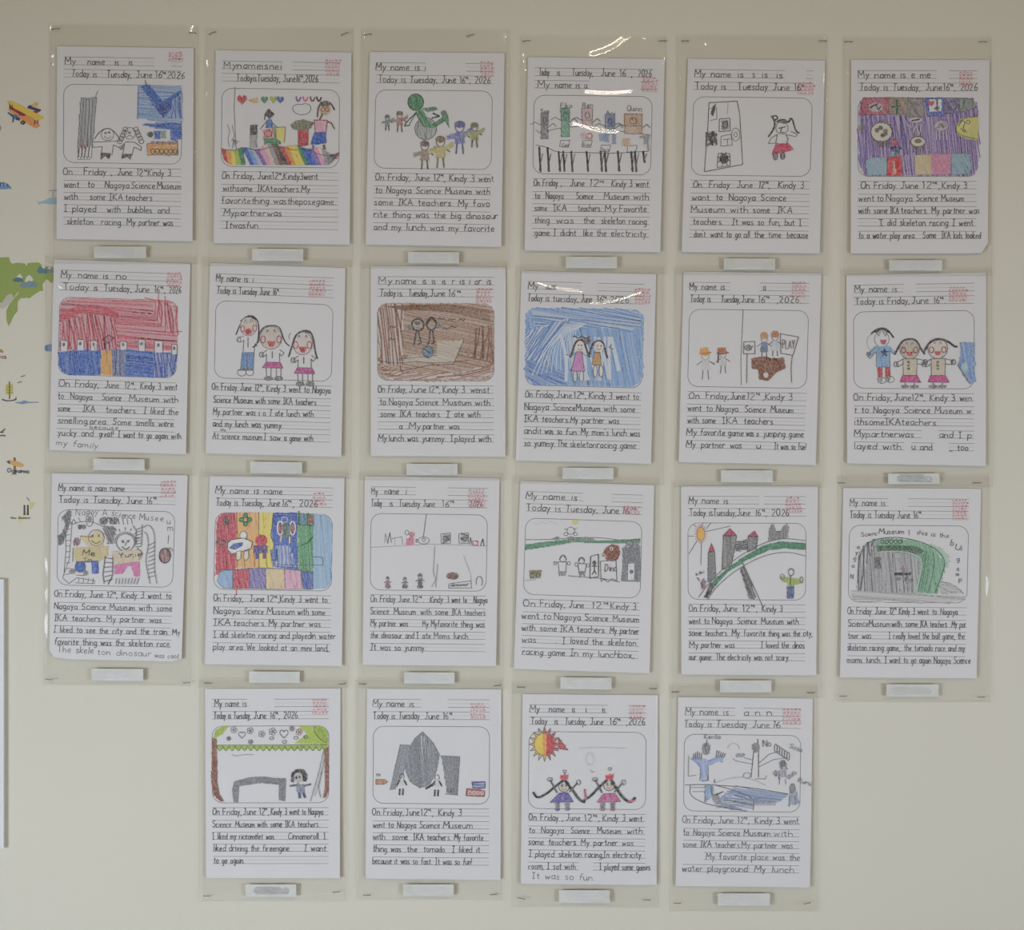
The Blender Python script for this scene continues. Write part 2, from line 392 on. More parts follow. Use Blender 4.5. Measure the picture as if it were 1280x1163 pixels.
# ---- one function per child's drawing; coordinates are those of the sheet
def d1(D):
    D.g('drawn_tower')
    D.fill([(190, 352), (268, 350), (245, 600), (175, 600)], GR, ang=88, gap=7, base=.55, jit=.25)
    D.line([(190, 352), (220, 362), (268, 350), (245, 600), (243, 655)], DG); D.line([(190, 352), (172, 600), (176, 650)], DG)
    for x in (200, 216, 232, 248): D.line([(x, 362), (x-14, 595)], DG, 3)
    D.line([(262, 345), (274, 318)], PC)
    for x in (182, 198, 214, 230): D.line([(x, 600), (x-6, 650)], DG, 4, n=2); D.ell(x-2, 655, 8, 8, PC, 2.5)
    D.disc(198, 598, 12, 12, (130, 50, 60), gap=4, base=.4)
    D.g('drawn_child')
    D.ell(322, 538, 32, 30); D.line([(256, 560), (285, 520), (322, 503), (355, 520), (384, 560)], DG, 5, True)
    D.line([(305, 545), (322, 562), (340, 545)], PC, 3, True); D.disc(312, 530, 4, 4, BK); D.disc(332, 528, 4, 4, BK)
    D.line([(243, 575), (300, 574), (388, 570)], PC); D.line([(243, 603), (296, 598), (290, 640), (345, 640), (352, 590), (388, 606)], PC)
    D.fill([(290, 628), (338, 632), (330, 662), (312, 645), (288, 664)], (72, 50, 56), gap=3.5, base=.9)
    D.g('drawn_child')
    D.ell(434, 532, 28, 30); D.line([(420, 548), (434, 540), (448, 550)]); D.line([(424, 522), (440, 534)]); D.line([(424, 534), (440, 522)])
    for cx, sx in ((402, -1), (474, 1)):
        for k in range(5): D.ell(cx+sx*(k*7-10), 512+k*15, 12, 12, PC, 3)
    D.line([(410, 575), (455, 575), (492, 600), (490, 618), (455, 600), (445, 640), (398, 640), (408, 582), (385, 604)], PC)
    D.fill([(396, 636), (444, 636), (436, 664), (422, 650), (392, 660)], (72, 50, 56), gap=3.5, base=.8)
    D.disc(392, 604, 12, 10, DG, gap=4, base=.3)
    D.g('drawn_blue_roof')
    D.fill([(475, 292), (690, 296), (697, 470), (560, 470), (478, 455)], LB, ang=4, gap=7, base=.45, op=.9)
    D.fill([(486, 290), (530, 288), (598, 372), (690, 312), (692, 350), (602, 455), (560, 400)], BLU, ang=40, gap=6, base=.85)
    D.fill([(560, 392), (640, 380), (600, 452)], (36, 60, 150), ang=60, gap=5, base=.9)
    D.fill([(640, 372), (694, 330), (694, 460), (650, 456)], BLU, ang=85, gap=8, base=.3)
    D.fill([(490, 485), (640, 476), (690, 484), (694, 562), (640, 566), (636, 512), (570, 508)], BLU, ang=3, gap=6, base=.7)
    D.line([(475, 292), (472, 460)], LB, 4, n=2); D.line([(510, 265), (516, 292)], BK, 3.5)
    D.g('drawn_train')
    D.disc(537, 538, 14, 14, BK, gap=3); D.fill([(555, 520), (585, 520), (585, 560), (560, 560)], BLU, gap=5); D.fill([(590, 520), (612, 520), (612, 556), (590, 556)], (110, 150, 140), gap=4)
    D.fill([(520, 585), (672, 578), (674, 636), (524, 640)], OR, ang=4, gap=7, base=.6); D.line([(520, 585), (672, 578), (674, 640), (524, 640), (520, 585)], DG)
    for k in range(6): D.ell(550+k*22, 622, 10, 13, (70, 96, 82), 4)
    for k in range(5): D.disc(550+k*26, 580, 11, 8, (120, 60, 60), gap=4, base=.2)

def d2(D):
    D.g('drawn_line'); D.line([(178, 298), (173, 400), (180, 545), (186, 640)], DG, 3.5)
    D.line([(140, 485), (152, 520), (142, 560), (150, 600)], PC, 3); D.line([(163, 490), (176, 545), (160, 570)], PC)
    for k in range(5): D.line([(170, 562), (200-k*9, 575+k*8)], DG, 3)
    for x, c in ((213, RD), (325, GN), (370, LG), (404, (70, 90, 170))):
        D.g('drawn_heart'); heart(D, x, 364, 18 if c != RD else 24, c)
    D.g('drawn_heart'); D.fill([(244, 366), (262, 360), (290, 352), (292, 380), (262, 376)], OR, gap=5, op=.7)
    for x, c in ((495, PU), (530, PK), (566, BR), (598, BK)):
        D.g('drawn_heart'); D.line([(x-12, 346), (x-8, 366), (x+2, 372), (x+12, 350)], c, 8, True)
    D.g('drawn_cloud'); D.line([(470, 395), (490, 384), (510, 388), (530, 380), (556, 392), (558, 415), (540, 436), (500, 440), (474, 425), (465, 408), (470, 395)], PC, 3, True)
    D.g('drawn_post'); D.fill([(256, 490), (290, 488), (288, 540), (252, 540)], BK, gap=4, base=.8); D.fill([(252, 540), (288, 540), (290, 604), (250, 604)], GR, gap=5, base=.6)
    D.g('drawn_child')
    D.fill([(328, 440), (345, 412), (374, 436), (352, 460)], (70, 56, 66), gap=4, base=.8); D.line([(326, 465), (328, 436), (345, 410), (374, 436)], (70, 56, 66), 5)
    D.fill([(338, 462), (362, 462), (368, 504), (330, 504)], BLU, gap=4, op=.8); D.line([(338, 470), (304, 510)], BK, 3.5); D.line([(362, 475), (385, 500)], BK)
    D.fill([(318, 512), (372, 506), (372, 552), (322, 555)], RD, gap=6, op=.6, base=.3); D.ell(344, 533, 20, 16, RD, 4)
    D.fill([(322, 556), (406, 556), (408, 585), (326, 595)], GN, ang=5, gap=5, base=.75); D.fill([(372, 498), (388, 498), (392, 556), (374, 556)], GN, gap=5)
    D.fill([(386, 502), (430, 500), (425, 580), (388, 560)], YL, gap=5, base=.8, op=.85); D.line([(386, 502), (430, 500), (425, 580)], BR, 3)
    D.g('drawn_tree')
    D.fill([(494, 505), (545, 505), (543, 590), (494, 598)], RD, gap=4, base=.9); D.line([(494, 505), (545, 505), (543, 590), (494, 598), (494, 505)], BR, 2.5)
    D.fill([(455, 490), (480, 470), (520, 462), (565, 476), (560, 505), (520, 515), (470, 512)], (106, 112, 82), gap=4, base=.8)
    D.g('drawn_girl')
    D.line([(590, 450), (594, 395), (622, 368), (658, 380), (676, 415)], (70, 50, 44), 7, True); D.disc(628, 412, 26, 28, (196, 158, 110), gap=6, base=.35)
    D.disc(628, 384, 28, 14, (76, 58, 48), gap=4); D.ell(618, 412, 9, 10, RB, 4); D.ell(640, 412, 9, 10, RB, 4); D.line([(618, 430), (600, 466)], (110, 100, 70), 8)
    D.fill([(575, 465), (638, 466), (630, 528), (580, 528)], LP, ang=88, gap=6, base=.4); D.line([(575, 465), (640, 466), (632, 528), (580, 528), (575, 465)], RB, 4)
    D.line([(640, 472), (660, 480), (676, 510)], BR, 6); D.line([(576, 476), (550, 498)], BR, 4)
    D.fill([(575, 528), (632, 526), (634, 582), (606, 582), (600, 588), (556, 586)], BLU, gap=4, base=.95, jit=.12)
    D.line([(568, 590), (574, 628)], BR, 9); D.line([(622, 590), (628, 612)], BR, 12)
    D.g('drawn_rainbow_floor')
    cols = [RD, OR, YL, LG, GN, BLU, LB, (176, 180, 206), PU, LP, (220, 190, 186), GR, BR, BK, RD, OR, YL, YL, GN, BLU, BLU, PU, LP, (232, 210, 204), GR, (130, 120, 120), BK, RB]
    topf = lambda x: 612 - 26*math.exp(-((x-380)/80.)**2) - 14*math.exp(-((x-520)/40.)**2) + 10*math.sin(x*.05) + (18 if x > 600 else 0)*(min(1, (x-600)/60.))
    x = 112; wd = 585/len(cols)
    for i, c in enumerate(cols):
        xa, xb = x+i*wd, x+(i+1)*wd; sh = 40 if 4 < i < 24 else 12
        bt = lambda t: 690 - (0 if 150 < t < 650 else min(45, (150-t if t < 150 else t-650)*1.1))
        xa2, xb2 = min(692, xa+sh), min(694, xb+sh)
        D.fill([(xa, topf(xa)), (xb, topf(xb)), (xb2, bt(xb2)), (xa2, bt(xa2))], c, ang=78 if sh < 20 else 65, gap=5, base=.9, jit=.1, edge=1)
    D.line([(115, 620), (150, 612), (180, 620), (210, 600), (300, 620), (350, 600), (420, 600), (480, 620), (530, 605), (600, 640), (660, 645), (690, 660)], BK, 2.6, True)

def d3(D):
    D.g('drawn_dinosaur')
    D.disc(300, 375, 40, 40, GN, gap=5, base=.85); D.ell(300, 375, 40, 42, (40, 80, 52), 4)
    D.disc(350, 508, 54, 56, (140, 150, 146), ang=85, gap=6, base=.4); D.ell(350, 508, 55, 56, DG, 4)
    D.fill([(308, 415), (335, 412), (385, 500), (345, 500), (310, 440)], GN, ang=60, gap=5, base=.7); D.line([(302, 420), (310, 450), (345, 500)], (40, 80, 52), 4)
    D.line([(304, 425), (250, 480), (244, 495), (272, 490)], (40, 80, 52), 6); D.line([(304, 428), (268, 486)], (40, 80, 52), 4)
    D.fill([(330, 405), (400, 398), (410, 412), (360, 425)], (40, 100, 62), gap=4); D.line([(385, 430), (420, 445), (380, 455)], (50, 70, 60), 8)
    D.fill([(360, 500), (430, 455), (440, 420), (462, 440), (468, 505), (448, 470), (390, 505)], GN, ang=40, gap=5, base=.8); D.disc(440, 430, 14, 14, (46, 84, 60), gap=4)
    for nm, x, y, h, c1, c2 in (('a', 158, 438, 80, (80, 84, 84), (110, 130, 128)), ('b', 220, 420, 105, (104, 78, 62), (160, 110, 90)), ('c', 345, 568, 145, (92, 70, 56), (140, 116, 92)), ('d', 424, 545, 160, (110, 100, 60), (196, 180, 96)), ('e', 520, 470, 165, (60, 66, 130), (96, 104, 176)), ('f', 594, 478, 125, (90, 96, 50), (150, 156, 80))):
        D.g('drawn_child'); stick(D, x, y, h, c1, c2, lw=5)
        D.fill([(x-h*.1, y+h*.36), (x-h*.4, y+h*.46), (x-h*.36, y+h*.56), (x-h*.1, y+h*.5)], c2, gap=4, ang=10); D.fill([(x+h*.1, y+h*.36), (x+h*.38, y+h*.2), (x+h*.4, y+h*.34), (x+h*.1, y+h*.5)], c2, gap=4, ang=10)

def d4(D):
    D.g('drawn_table')
    D.line([(95, 495), (110, 510), (205, 490), (300, 480), (640, 520), (648, 520)], PC); D.line([(95, 570), (150, 580), (200, 608), (300, 605), (460, 612), (640, 600)], PC, 3.4, True)
    for x in (115, 155, 210, 232, 270, 345, 412, 432, 495, 560, 578, 618):
        D.line([(x-3, 600 if x > 160 else 580), (x+4, 700 if x < 600 else 655)], DG, 8, n=3); D.line([(x+14, 612), (x-2, 690 if x < 600 else 650)], DG, 3, n=2)
    for x, y in ((235, 565), (343, 566), (432, 588), (560, 590)): D.line([(x-20, y-16), (x+26, y-18), (x+18, y+16), (x-24, y+14), (x-20, y-16)], PC, 2.6)
    D.g('drawn_word'); D.text(215, 390, 272, 390, 24, 'Eiko', PC, 3); D.g('drawn_word'); D.text(322, 388, 372, 388, 24, 'Ren', PC, 3); D.g('drawn_word'); D.text(118, 416, 158, 416, 22, 'Yuna', PC, 3); D.g('drawn_word'); D.text(436, 424, 478, 424, 20, 'Aoi', PC, 3); D.g('drawn_word'); D.text(536, 405, 606, 408, 28, 'Quinn', PC, 3)
    D.g('drawn_word'); D.text(222, 578, 252, 576, 14, 'Egg', PC, 2); D.g('drawn_word'); D.text(326, 578, 360, 576, 18, 'Ray', PC, 2); D.g('drawn_word'); D.text(412, 600, 450, 600, 16, 'Smy', PC, 2)
    for cx, ty, c, w_, bt in ((138, 415, (112, 112, 122), 34, 540), (238, 392, (78, 146, 112), 40, 530), (344, 392, (206, 168, 170), 50, 480), (454, 422, (92, 116, 160), 46, 492), (566, 420, (196, 150, 112), 84, 516)):
        D.g('drawn_child')
        q = [(cx-w_/2, ty), (cx+w_/2, ty), (cx+w_/2, ty+58), (cx-w_/2, ty+58)]
        D.fill(q, c, gap=4.5, base=.75, op=.85); D.line(q+[q[0]], mix(c, BK, .6), 3)
        q2 = [(cx-w_*.45, ty+58), (cx+w_*.45, ty+58), (cx+w_*.5, bt), (cx-w_*.5, bt)]
        D.fill(q2, c, ang=50, gap=5, base=.5, op=.8); D.line(q2+[q2[0]], mix(c, BK, .6), 2.6)
        D.ell(cx, ty+34, w_*.22, 15, BK, 3); D.disc(cx-4, ty+28, 3, 3, BK)
        D.line([(cx-w_/2, ty+60), (cx-w_/2-28, ty+44), (cx-w_/2-50, ty+56)], PC, 3); D.line([(cx+w_/2, ty+70), (cx+w_/2+24, ty+50), (cx+w_/2+40, ty+66)], PC, 3)
    D.g('drawn_blue_chair'); D.fill([(404, 520), (450, 516), (446, 560), (406, 548)], (110, 140, 186), gap=5); D.fill([(462, 510), (482, 510), (480, 565), (466, 565)], (120, 140, 176), gap=5)
    D.fill([(514, 540), (548, 540), (548, 575), (514, 575)], (206, 170, 130), gap=5); D.fill([(606, 530), (646, 522), (640, 600)], GR, gap=12, base=0); D.ell(356, 528, 12, 14, (190, 90, 90), 4)
    D.fill([(316, 515), (344, 515), (344, 540), (318, 540)], LP, gap=6, base=.2)

def d5(D):
    D.g('drawn_display_board')
    D.line([(178, 345), (314, 338), (326, 400), (340, 645), (155, 680), (172, 460), (178, 345)], BK, 4)
    D.line([(180, 375), (214, 370), (216, 425), (182, 432)], DG); D.fill([(186, 400), (196, 365), (212, 348), (206, 380), (198, 410)], BK, gap=3.4, base=.95)
    q = [(228, 425), (278, 420), (280, 482), (226, 486)]; D.line(q+[q[0]], BK, 3.6); D.fill([(238, 432), (270, 430), (272, 474), (240, 476)], DG, ang=45, gap=5, base=.5); D.ell(256, 452, 12, 16, BK, 4)
    D.fill([(163, 490), (214, 484), (216, 550), (163, 552)], DG, ang=0, gap=10, base=.25); D.fill([(163, 490), (214, 484), (216, 550), (163, 552)], BK, ang=90, gap=9, base=0)
    D.line([(236, 508), (284, 498), (290, 552), (234, 556), (236, 508)], DG); D.line([(246, 525), (280, 520), (266, 524), (267, 552)], DG, 3)
    D.ell(306, 500, 20, 32, PC, 3); D.ell(306, 500, 8, 12, PC, 2.6); D.line([(222, 592), (278, 592), (280, 650), (216, 660), (222, 592)], BK, 3.4)
    D.disc(250, 618, 22, 24, BK, gap=3.4, base=.95)
    for k in range(8): D.line([(250, 618), (250+34*math.cos(k*.785+.3), 618+34*math.sin(k*.785+.3))], BK, 4)
    D.line([(270, 345), (266, 400)], GR, 2.4)
    D.g('drawn_girl')
    D.line([(482, 412), (498, 440), (490, 475), (464, 512)], BK, 8, True); D.line([(566, 425), (580, 420), (590, 460), (600, 488), (616, 492)], BK, 7, True)
    D.line([(505, 440), (520, 430), (545, 428), (558, 444), (575, 424)], BK, 9, True); D.line([(478, 414), (502, 408), (512, 422), (494, 432)], BK, 5, n=2)
    D.ell(530, 468, 30, 30, DG, 3); D.line([(514, 470), (548, 462)], BK, 5); D.line([(530, 466), (522, 490), (542, 490)], BK, 4); D.disc(541, 438, 16, 9, BK, gap=3)
    D.line([(508, 500), (500, 540), (520, 548), (552, 546), (560, 520), (548, 500)], DG, 4); D.line([(505, 500), (476, 520), (464, 544), (500, 542)], PC); D.line([(550, 500), (596, 510), (606, 500), (572, 484)], PC)
    D.fill([(500, 546), (560, 542), (586, 572), (560, 582), (510, 592), (480, 598)], (196, 50, 84), ang=8, gap=4, base=.98, jit=.12)
    D.disc(498, 606, 11, 18, DG, gap=4); D.disc(533, 604, 11, 17, DG, gap=4); D.ell(498, 606, 11, 18, BK); D.ell(533, 604, 11, 17, BK)

def d6(D):
    D.g('purple_crayon_background')
    D.fill([(125, 330), (660, 322), (684, 370), (685, 660), (660, 700), (135, 700), (108, 650), (108, 370)], PU, ang=84, gap=7.5, base=.42, op=.9)
    D.fill([(280, 410), (345, 410), (345, 600), (270, 600)], (84, 60, 140), ang=85, gap=9, base=.3)
    D.fill([(110, 410), (150, 410), (150, 640), (112, 650)], (96, 76, 156), ang=87, gap=9, base=0)
    for nm, q, c in (('drawn_red_panel', [(128, 322), (258, 320), (248, 402), (110, 404)], (170, 66, 88)), ('drawn_brown_panel', [(258, 320), (345, 322), (345, 402), (250, 402)], (136, 112, 98)),
                     ('drawn_grey_panel', [(345, 325), (420, 325), (424, 412), (345, 415)], (124, 114, 112)), ('drawn_blue_panel', [(428, 325), (518, 322), (520, 408), (440, 412)], (60, 80, 170)),
                     ('drawn_purple_panel', [(524, 324), (590, 324), (592, 392), (524, 400)], (100, 92, 140)), ('drawn_green_panel', [(592, 324), (655, 328), (678, 368), (600, 392)], (116, 126, 122))):
        D.g(nm); D.fill(q, c, ang=60, gap=6, base=.7); D.line(q+[q[0]], mix(c, BK, .4), 3)
    D.g('drawn_blue_panel'); D.fill([(448, 330), (508, 330), (508, 385), (450, 390)], (222, 220, 228), gap=5, base=1, jit=.05); heart(D, 458, 350, 14, RD); D.line([(486, 328), (488, 385)], BK, 7); D.disc(486, 372, 12, 8, BK)
    D.g('drawn_animal'); D.disc(190, 368, 34, 22, (190, 170, 176), gap=6, base=.8); D.line([(160, 372), (178, 360), (200, 350)], BK, 6, n=2); D.line([(188, 352), (202, 380), (216, 362)], BK, 5)
    D.line([(292, 330), (292, 400)], (30, 100, 70), 10); D.line([(270, 366), (315, 360)], (60, 92, 70), 7); D.disc(318, 352, 12, 12, (150, 110, 80)); D.disc(384, 352, 18, 10, DG, gap=4)
    D.line([(620, 330), (610, 380)], (80, 110, 80), 7); D.ell(560, 360, 22, 20, (80, 76, 120), 5)
    D.g('drawn_animal')
    D.disc(217, 488, 50, 46, (214, 206, 190), gap=5, base=1, jit=.06); D.ell(217, 488, 52, 48, (90, 76, 60), 4); D.line([(258, 470), (266, 455), (246, 452)], (90, 76, 60), 4)
    for x, y in ((196, 480), (213, 468), (236, 484), (222, 504), (236, 495)): D.disc(x, y, 10, 11, (60, 50, 46), gap=3)
    for x in (198, 216, 240): D.line([(x, 530), (x+2, 560), (x+12, 560), (x+12, 528)], (110, 96, 80), 3.4)
    D.line([(200, 446), (208, 432), (216, 446), (226, 434), (232, 450)], DG, 3.4); D.disc(122, 470, 12, 16, DG, gap=4); D.line([(124, 430), (122, 500)], DG, 4)
    D.g('drawn_figure'); D.disc(383, 430, 30, 12, (206, 200, 196), gap=5, base=1); D.line([(362, 434), (402, 426)], BK, 8)
    D.line([(356, 450), (366, 495), (384, 455), (400, 500), (410, 450)], (200, 196, 200), 5); D.line([(360, 470), (372, 510)], (90, 80, 70), 3); D.line([(398, 470), (408, 510)], (90, 80, 70), 3)
    D.g('drawn_animal'); D.disc(393, 535, 34, 24, (214, 206, 190), gap=5, base=1); D.ell(393, 535, 36, 25, (100, 86, 68), 4); D.disc(393, 532, 18, 10, (90, 80, 60), gap=3.5)
    for x in (372, 388, 404, 420): D.line([(x, 558), (x, 588)], (110, 96, 80), 4)
    D.g('drawn_animal'); D.disc(505, 458, 32, 24, (196, 184, 196), gap=5, base=.9); D.fill([(482, 470), (500, 440), (520, 465)], DG, gap=4); D.ell(520, 452, 8, 8, PC)
    for x in (480, 496, 514, 530): D.line([(x, 482), (x+2, 525)], (206, 196, 210), 5)
    D.g('drawn_yellow_panel'); D.fill([(575, 460), (600, 425), (640, 414), (684, 412), (684, 530), (630, 522), (585, 500)], (206, 196, 108), ang=80, gap=5, base=.85, jit=.1); D.line([(684, 412), (610, 422), (575, 460), (582, 500), (684, 525)], (100, 96, 80), 3.4, True)
    D.line([(590, 460), (605, 432), (622, 440), (612, 470), (630, 490)], BK, 4); D.ell(636, 440, 9, 9, BK); D.line([(600, 470), (620, 490)], BK, 4)
    for nm, q, c in (('drawn_bench', [(140, 630), (160, 615), (240, 610), (240, 695), (150, 695)], (140, 170, 190)), ('drawn_bench', [(378, 602), (455, 596), (460, 694), (380, 694)], (206, 184, 140)), ('drawn_bench', [(458, 596), (552, 594), (548, 694), (462, 694)], (206, 120, 156)), ('drawn_bench', [(556, 594), (640, 596), (650, 660), (640, 690), (556, 694)], (132, 166, 184))):
        D.g(nm); D.fill(q, c, ang=60, gap=6, base=.75, jit=.12)
    D.g('drawn_child'); D.disc(279, 540, 15, 16, (190, 50, 80), gap=4, base=1); D.line([(262, 566), (312, 568)], (46, 50, 90), 12); D.disc(286, 580, 16, 16, (60, 66, 110), gap=4); D.fill([(262, 584), (278, 584), (276, 604), (262, 604)], (120, 170, 200), gap=4)
    D.g('drawn_red_box'); D.fill([(246, 612), (312, 608), (314, 700), (244, 700)], (206, 50, 54), ang=88, gap=5, base=.95); D.line([(277, 630), (277, 686)], (230, 210, 206), 5); D.line([(270, 668), (284, 668), (284, 690), (270, 690)], (230, 200, 196), 3)

def d7(D):
    D.g('red_crayon_background')
    D.fill([(104, 320), (120, 285), (160, 270), (640, 285), (690, 320), (690, 540), (100, 535)], (204, 84, 98), ang=5, gap=9, base=.52, op=.8)
    D.fill([(110, 395), (240, 350), (385, 370), (385, 530), (108, 530)], (190, 62, 78), ang=84, gap=9, base=.35)
    D.fill([(575, 285), (650, 300), (690, 330), (690, 460), (640, 440), (575, 360)], (196, 70, 82), ang=86, gap=9, base=.3)
    for k in range(5): D.line([(105, 350+k*10), (200, 312+k*8), (300, 306+k*10), (395, 350+k*6)], (200, 76, 92), 6, True)
    D.line([(640, 445), (715, 440)], (204, 84, 98), 5); D.line([(596, 250), (596, 300)], (190, 70, 80), 4); D.line([(628, 262), (632, 310)], (190, 70, 80), 4)
    D.g('blue_crayon_ground')
    D.fill([(98, 545), (200, 530), (308, 535), (308, 658), (150, 660), (115, 640), (98, 610)], BLU, ang=86, gap=6, base=.75)
    D.fill([(366, 532), (560, 540), (690, 555), (685, 630), (660, 665), (560, 672), (366, 658)], BLU, ang=6, gap=6, base=.7); D.fill([(366, 530), (430, 530), (430, 660), (372, 660)], (60, 74, 130), ang=87, gap=7, base=.5)
    D.fill([(570, 545), (690, 558), (685, 630), (660, 665), (575, 668)], (50, 78, 166), ang=84, gap=7, base=.4)
    D.g('drawn_orange_door'); D.fill([(312, 540), (362, 538), (366, 658), (310, 656)], (222, 158, 76), ang=87, gap=5, base=.95, jit=.1)
    for x, y, w_, h_ in ((108, 484, 34, 56), (190, 480, 34, 55), (258, 486, 32, 50), (405, 490, 34, 42), (498, 480, 32, 58), (578, 486, 40, 60), (664, 505, 26, 50)):
        D.g('drawn_ghost'); q = [(x, y), (x+w_, y+2), (x+w_, y+h_), (x, y+h_)]
        D.fill(q, (222, 214, 216), gap=6, base=1, jit=.04, edge=0); D.line([q[3], q[0], q[1], q[2]], (110, 70, 80), 3); D.disc(x+w_*.45, y+h_*.38, 6, 9, BK, gap=2.5)
    D.g('drawn_sign'); D.line([(316, 482), (348, 458), (374, 474), (344, 500), (316, 482)], (96, 62, 72), 4); D.ell(346, 480, 12, 12, (190, 130, 140), 4); D.line([(334, 500), (334, 535)], (110, 70, 80)); D.line([(352, 500), (352, 535)], (110, 70, 80))

def d8(D):
    D.g('drawn_child')
    D.line([(182, 458), (205, 400), (235, 362), (270, 362), (294, 390), (298, 440), (290, 505), (266, 520)], BK, 7, True); D.line([(205, 390), (245, 358), (290, 385)], BK, 7, True)
    D.disc(245, 415, 42, 45, (214, 200, 190), gap=5, base=.9, jit=.05); D.ell(245, 415, 42, 48)
    for x, y in ((216, 427), (276, 424)): D.ell(x, y, 10, 16, (176, 70, 84), 5)
    D.disc(245, 441, 17, 15, RD, gap=3, base=.95); D.line([(222, 400), (230, 380), (240, 400)], PC, 2.6); D.line([(252, 398), (260, 378), (270, 398)], PC, 2.6)
    D.line([(222, 464), (200, 470), (188, 490), (206, 494), (222, 484), (218, 546), (274, 546), (278, 500), (288, 515)], PC); D.ell(197, 480, 10, 12, DG, 3); D.line([(243, 470), (243, 520)], BK, 4)
    D.fill([(214, 546), (272, 546), (270, 628), (206, 628)], (92, 130, 190), ang=86, gap=5.5, base=.8, jit=.15); D.line([(240, 550), (236, 626)], DG, 3.4); D.line([(214, 546), (206, 628), (270, 628), (274, 546)], DG)
    D.ell(212, 646, 22, 18, PC); D.ell(252, 644, 20, 18, PC); D.line([(192, 634), (270, 634)], DG, 5)
    for cx, hy, rx, face, sk in ((358, 472, 56, (206, 192, 180), (190, 70, 130)), (516, 500, 50, (216, 202, 196), (184, 76, 140))):
        D.g('drawn_child')
        D.disc(cx, hy, rx, 56, face, gap=5, base=.9, jit=.05); D.ell(cx, hy, rx, 58)
        if cx < 400: D.line([(300, 448), (320, 418), (360, 408), (398, 416), (410, 440), (424, 490), (450, 514)], BK, 6, True); D.line([(300, 445), (298, 490), (270, 520)], BK, 4)
        else: D.line([(446, 568), (470, 490), (490, 448), (525, 434), (556, 440), (572, 480), (578, 540), (590, 578)], BK, 7, True); D.line([(480, 460), (520, 436), (560, 450)], BK, 6, True)
        for sx in (-1, 1): D.ell(cx+sx*(rx-16), hy+8, 11, 18, (170, 74, 90), 5); D.line([(cx+sx*18-5, hy-28), (cx+sx*18, hy-42), (cx+sx*18+6, hy-28)], BK, 3)
        D.fill([(cx-20, hy+18), (cx+24, hy+18), (cx+10, hy+46), (cx-8, hy+44)], RD, gap=3.4, base=.98)
        ty = hy+62; D.line([(cx-20, ty), (cx-46, ty+18), (cx-40, ty+36), (cx-22, ty+20), (cx-24, ty+62), (cx+44, ty+62), (cx+42, ty+16), (cx+52, ty+30), (cx+66, ty+14), (cx+44, ty-2)], PC)
        D.ell(cx-48, ty+22, 10, 12, DG, 4); D.line([(cx+6, ty+6), (cx+6, ty+40)], BK, 4)
        q = [(cx-24, ty+60), (cx+46, ty+62), (cx+60, ty+90), (cx-42, ty+88)]; D.fill(q, sk, ang=5, gap=4, base=.95, jit=.1); D.line(q+[q[0]], (110, 50, 90), 3)
        for x in (cx-12, cx+38): D.line([(x-12, ty+90), (x-10, ty+134)], PC); D.line([(x+12, ty+90), (x+12, ty+134)], PC); D.disc(x, ty+142, 19, 10, DG, gap=4, base=.5); D.ell(x, ty+142, 20, 10, PC)
        D.line([(450, 480), (446, 465), (456, 448)], GR, 2.6)

def d9(D):
    D.g('brown_crayon_background')
    D.fill([(108, 330), (125, 302), (150, 293), (640, 295), (668, 312), (680, 350), (680, 625), (660, 660), (640, 673), (150, 672), (120, 650), (108, 620)], (164, 124, 98), ang=12, gap=7, base=.62, jit=.25)
    D.fill([(112, 340), (150, 296), (250, 300), (235, 340), (225, 600), (112, 590)], (140, 92, 66), ang=84, gap=9, base=.2)
    D.fill([(115, 590), (230, 640), (500, 640), (676, 590), (660, 662), (150, 668)], (146, 96, 66), ang=-8, gap=8, base=.2); D.fill([(560, 420), (676, 400), (676, 580), (560, 560)], (136, 90, 66), ang=96, gap=13, base=0)
    for k in range(7): D.line([(150+k*14, 310+k*3), (300, 302+k*4), (480, 300+k*6), (660, 330+k*9)], (128, 84, 60), 4, True)
    D.fill([(400, 480), (530, 478), (480, 590), (230, 585), (260, 555), (400, 545)], (196, 178, 160), ang=15, gap=8, base=.8)
    D.line([(218, 570), (220, 628), (360, 600), (480, 592), (532, 475)], (90, 64, 54), 3.4); D.line([(218, 568), (400, 550)], (100, 74, 60), 3); D.line([(110, 575), (200, 592), (280, 580), (400, 590), (560, 575)], (110, 78, 60), 3.4, True)
    D.g('drawn_child'); D.ell(305, 400, 30, 30, (60, 56, 60), 9); D.disc(304, 392, 12, 10, (70, 60, 60), gap=4); D.disc(266, 412, 12, 12, DG, gap=4); D.line([(298, 435), (288, 490), (284, 500)], (70, 66, 84), 7); D.line([(308, 435), (322, 490), (306, 494)], (70, 66, 84), 6)
    D.g('drawn_child'); D.ell(372, 395, 24, 30, (50, 48, 52), 8); D.line([(345, 405), (372, 364), (400, 395), (395, 415)], BK, 8); D.disc(408, 405, 14, 12, DG, gap=4); D.line([(366, 430), (360, 490), (350, 498)], (60, 56, 70), 7); D.line([(378, 430), (386, 488), (372, 492)], (60, 56, 70), 7)
    D.g('drawn_ball'); D.disc(355, 534, 24, 26, (84, 110, 130), ang=30, gap=5, base=.8); D.ell(355, 534, 26, 28, (60, 86, 110), 5); D.line([(340, 520), (370, 548)], (50, 76, 100), 5)
    D.g('drawn_scribble')
    for x, y in ((418, 370), (470, 372), (520, 374), (440, 418), (476, 410), (180, 410), (178, 470)): D.line([(x-14, y+6), (x-4, y-6), (x+6, y+6), (x+18, y-2)], (120, 92, 78), 3.4, True, n=2)

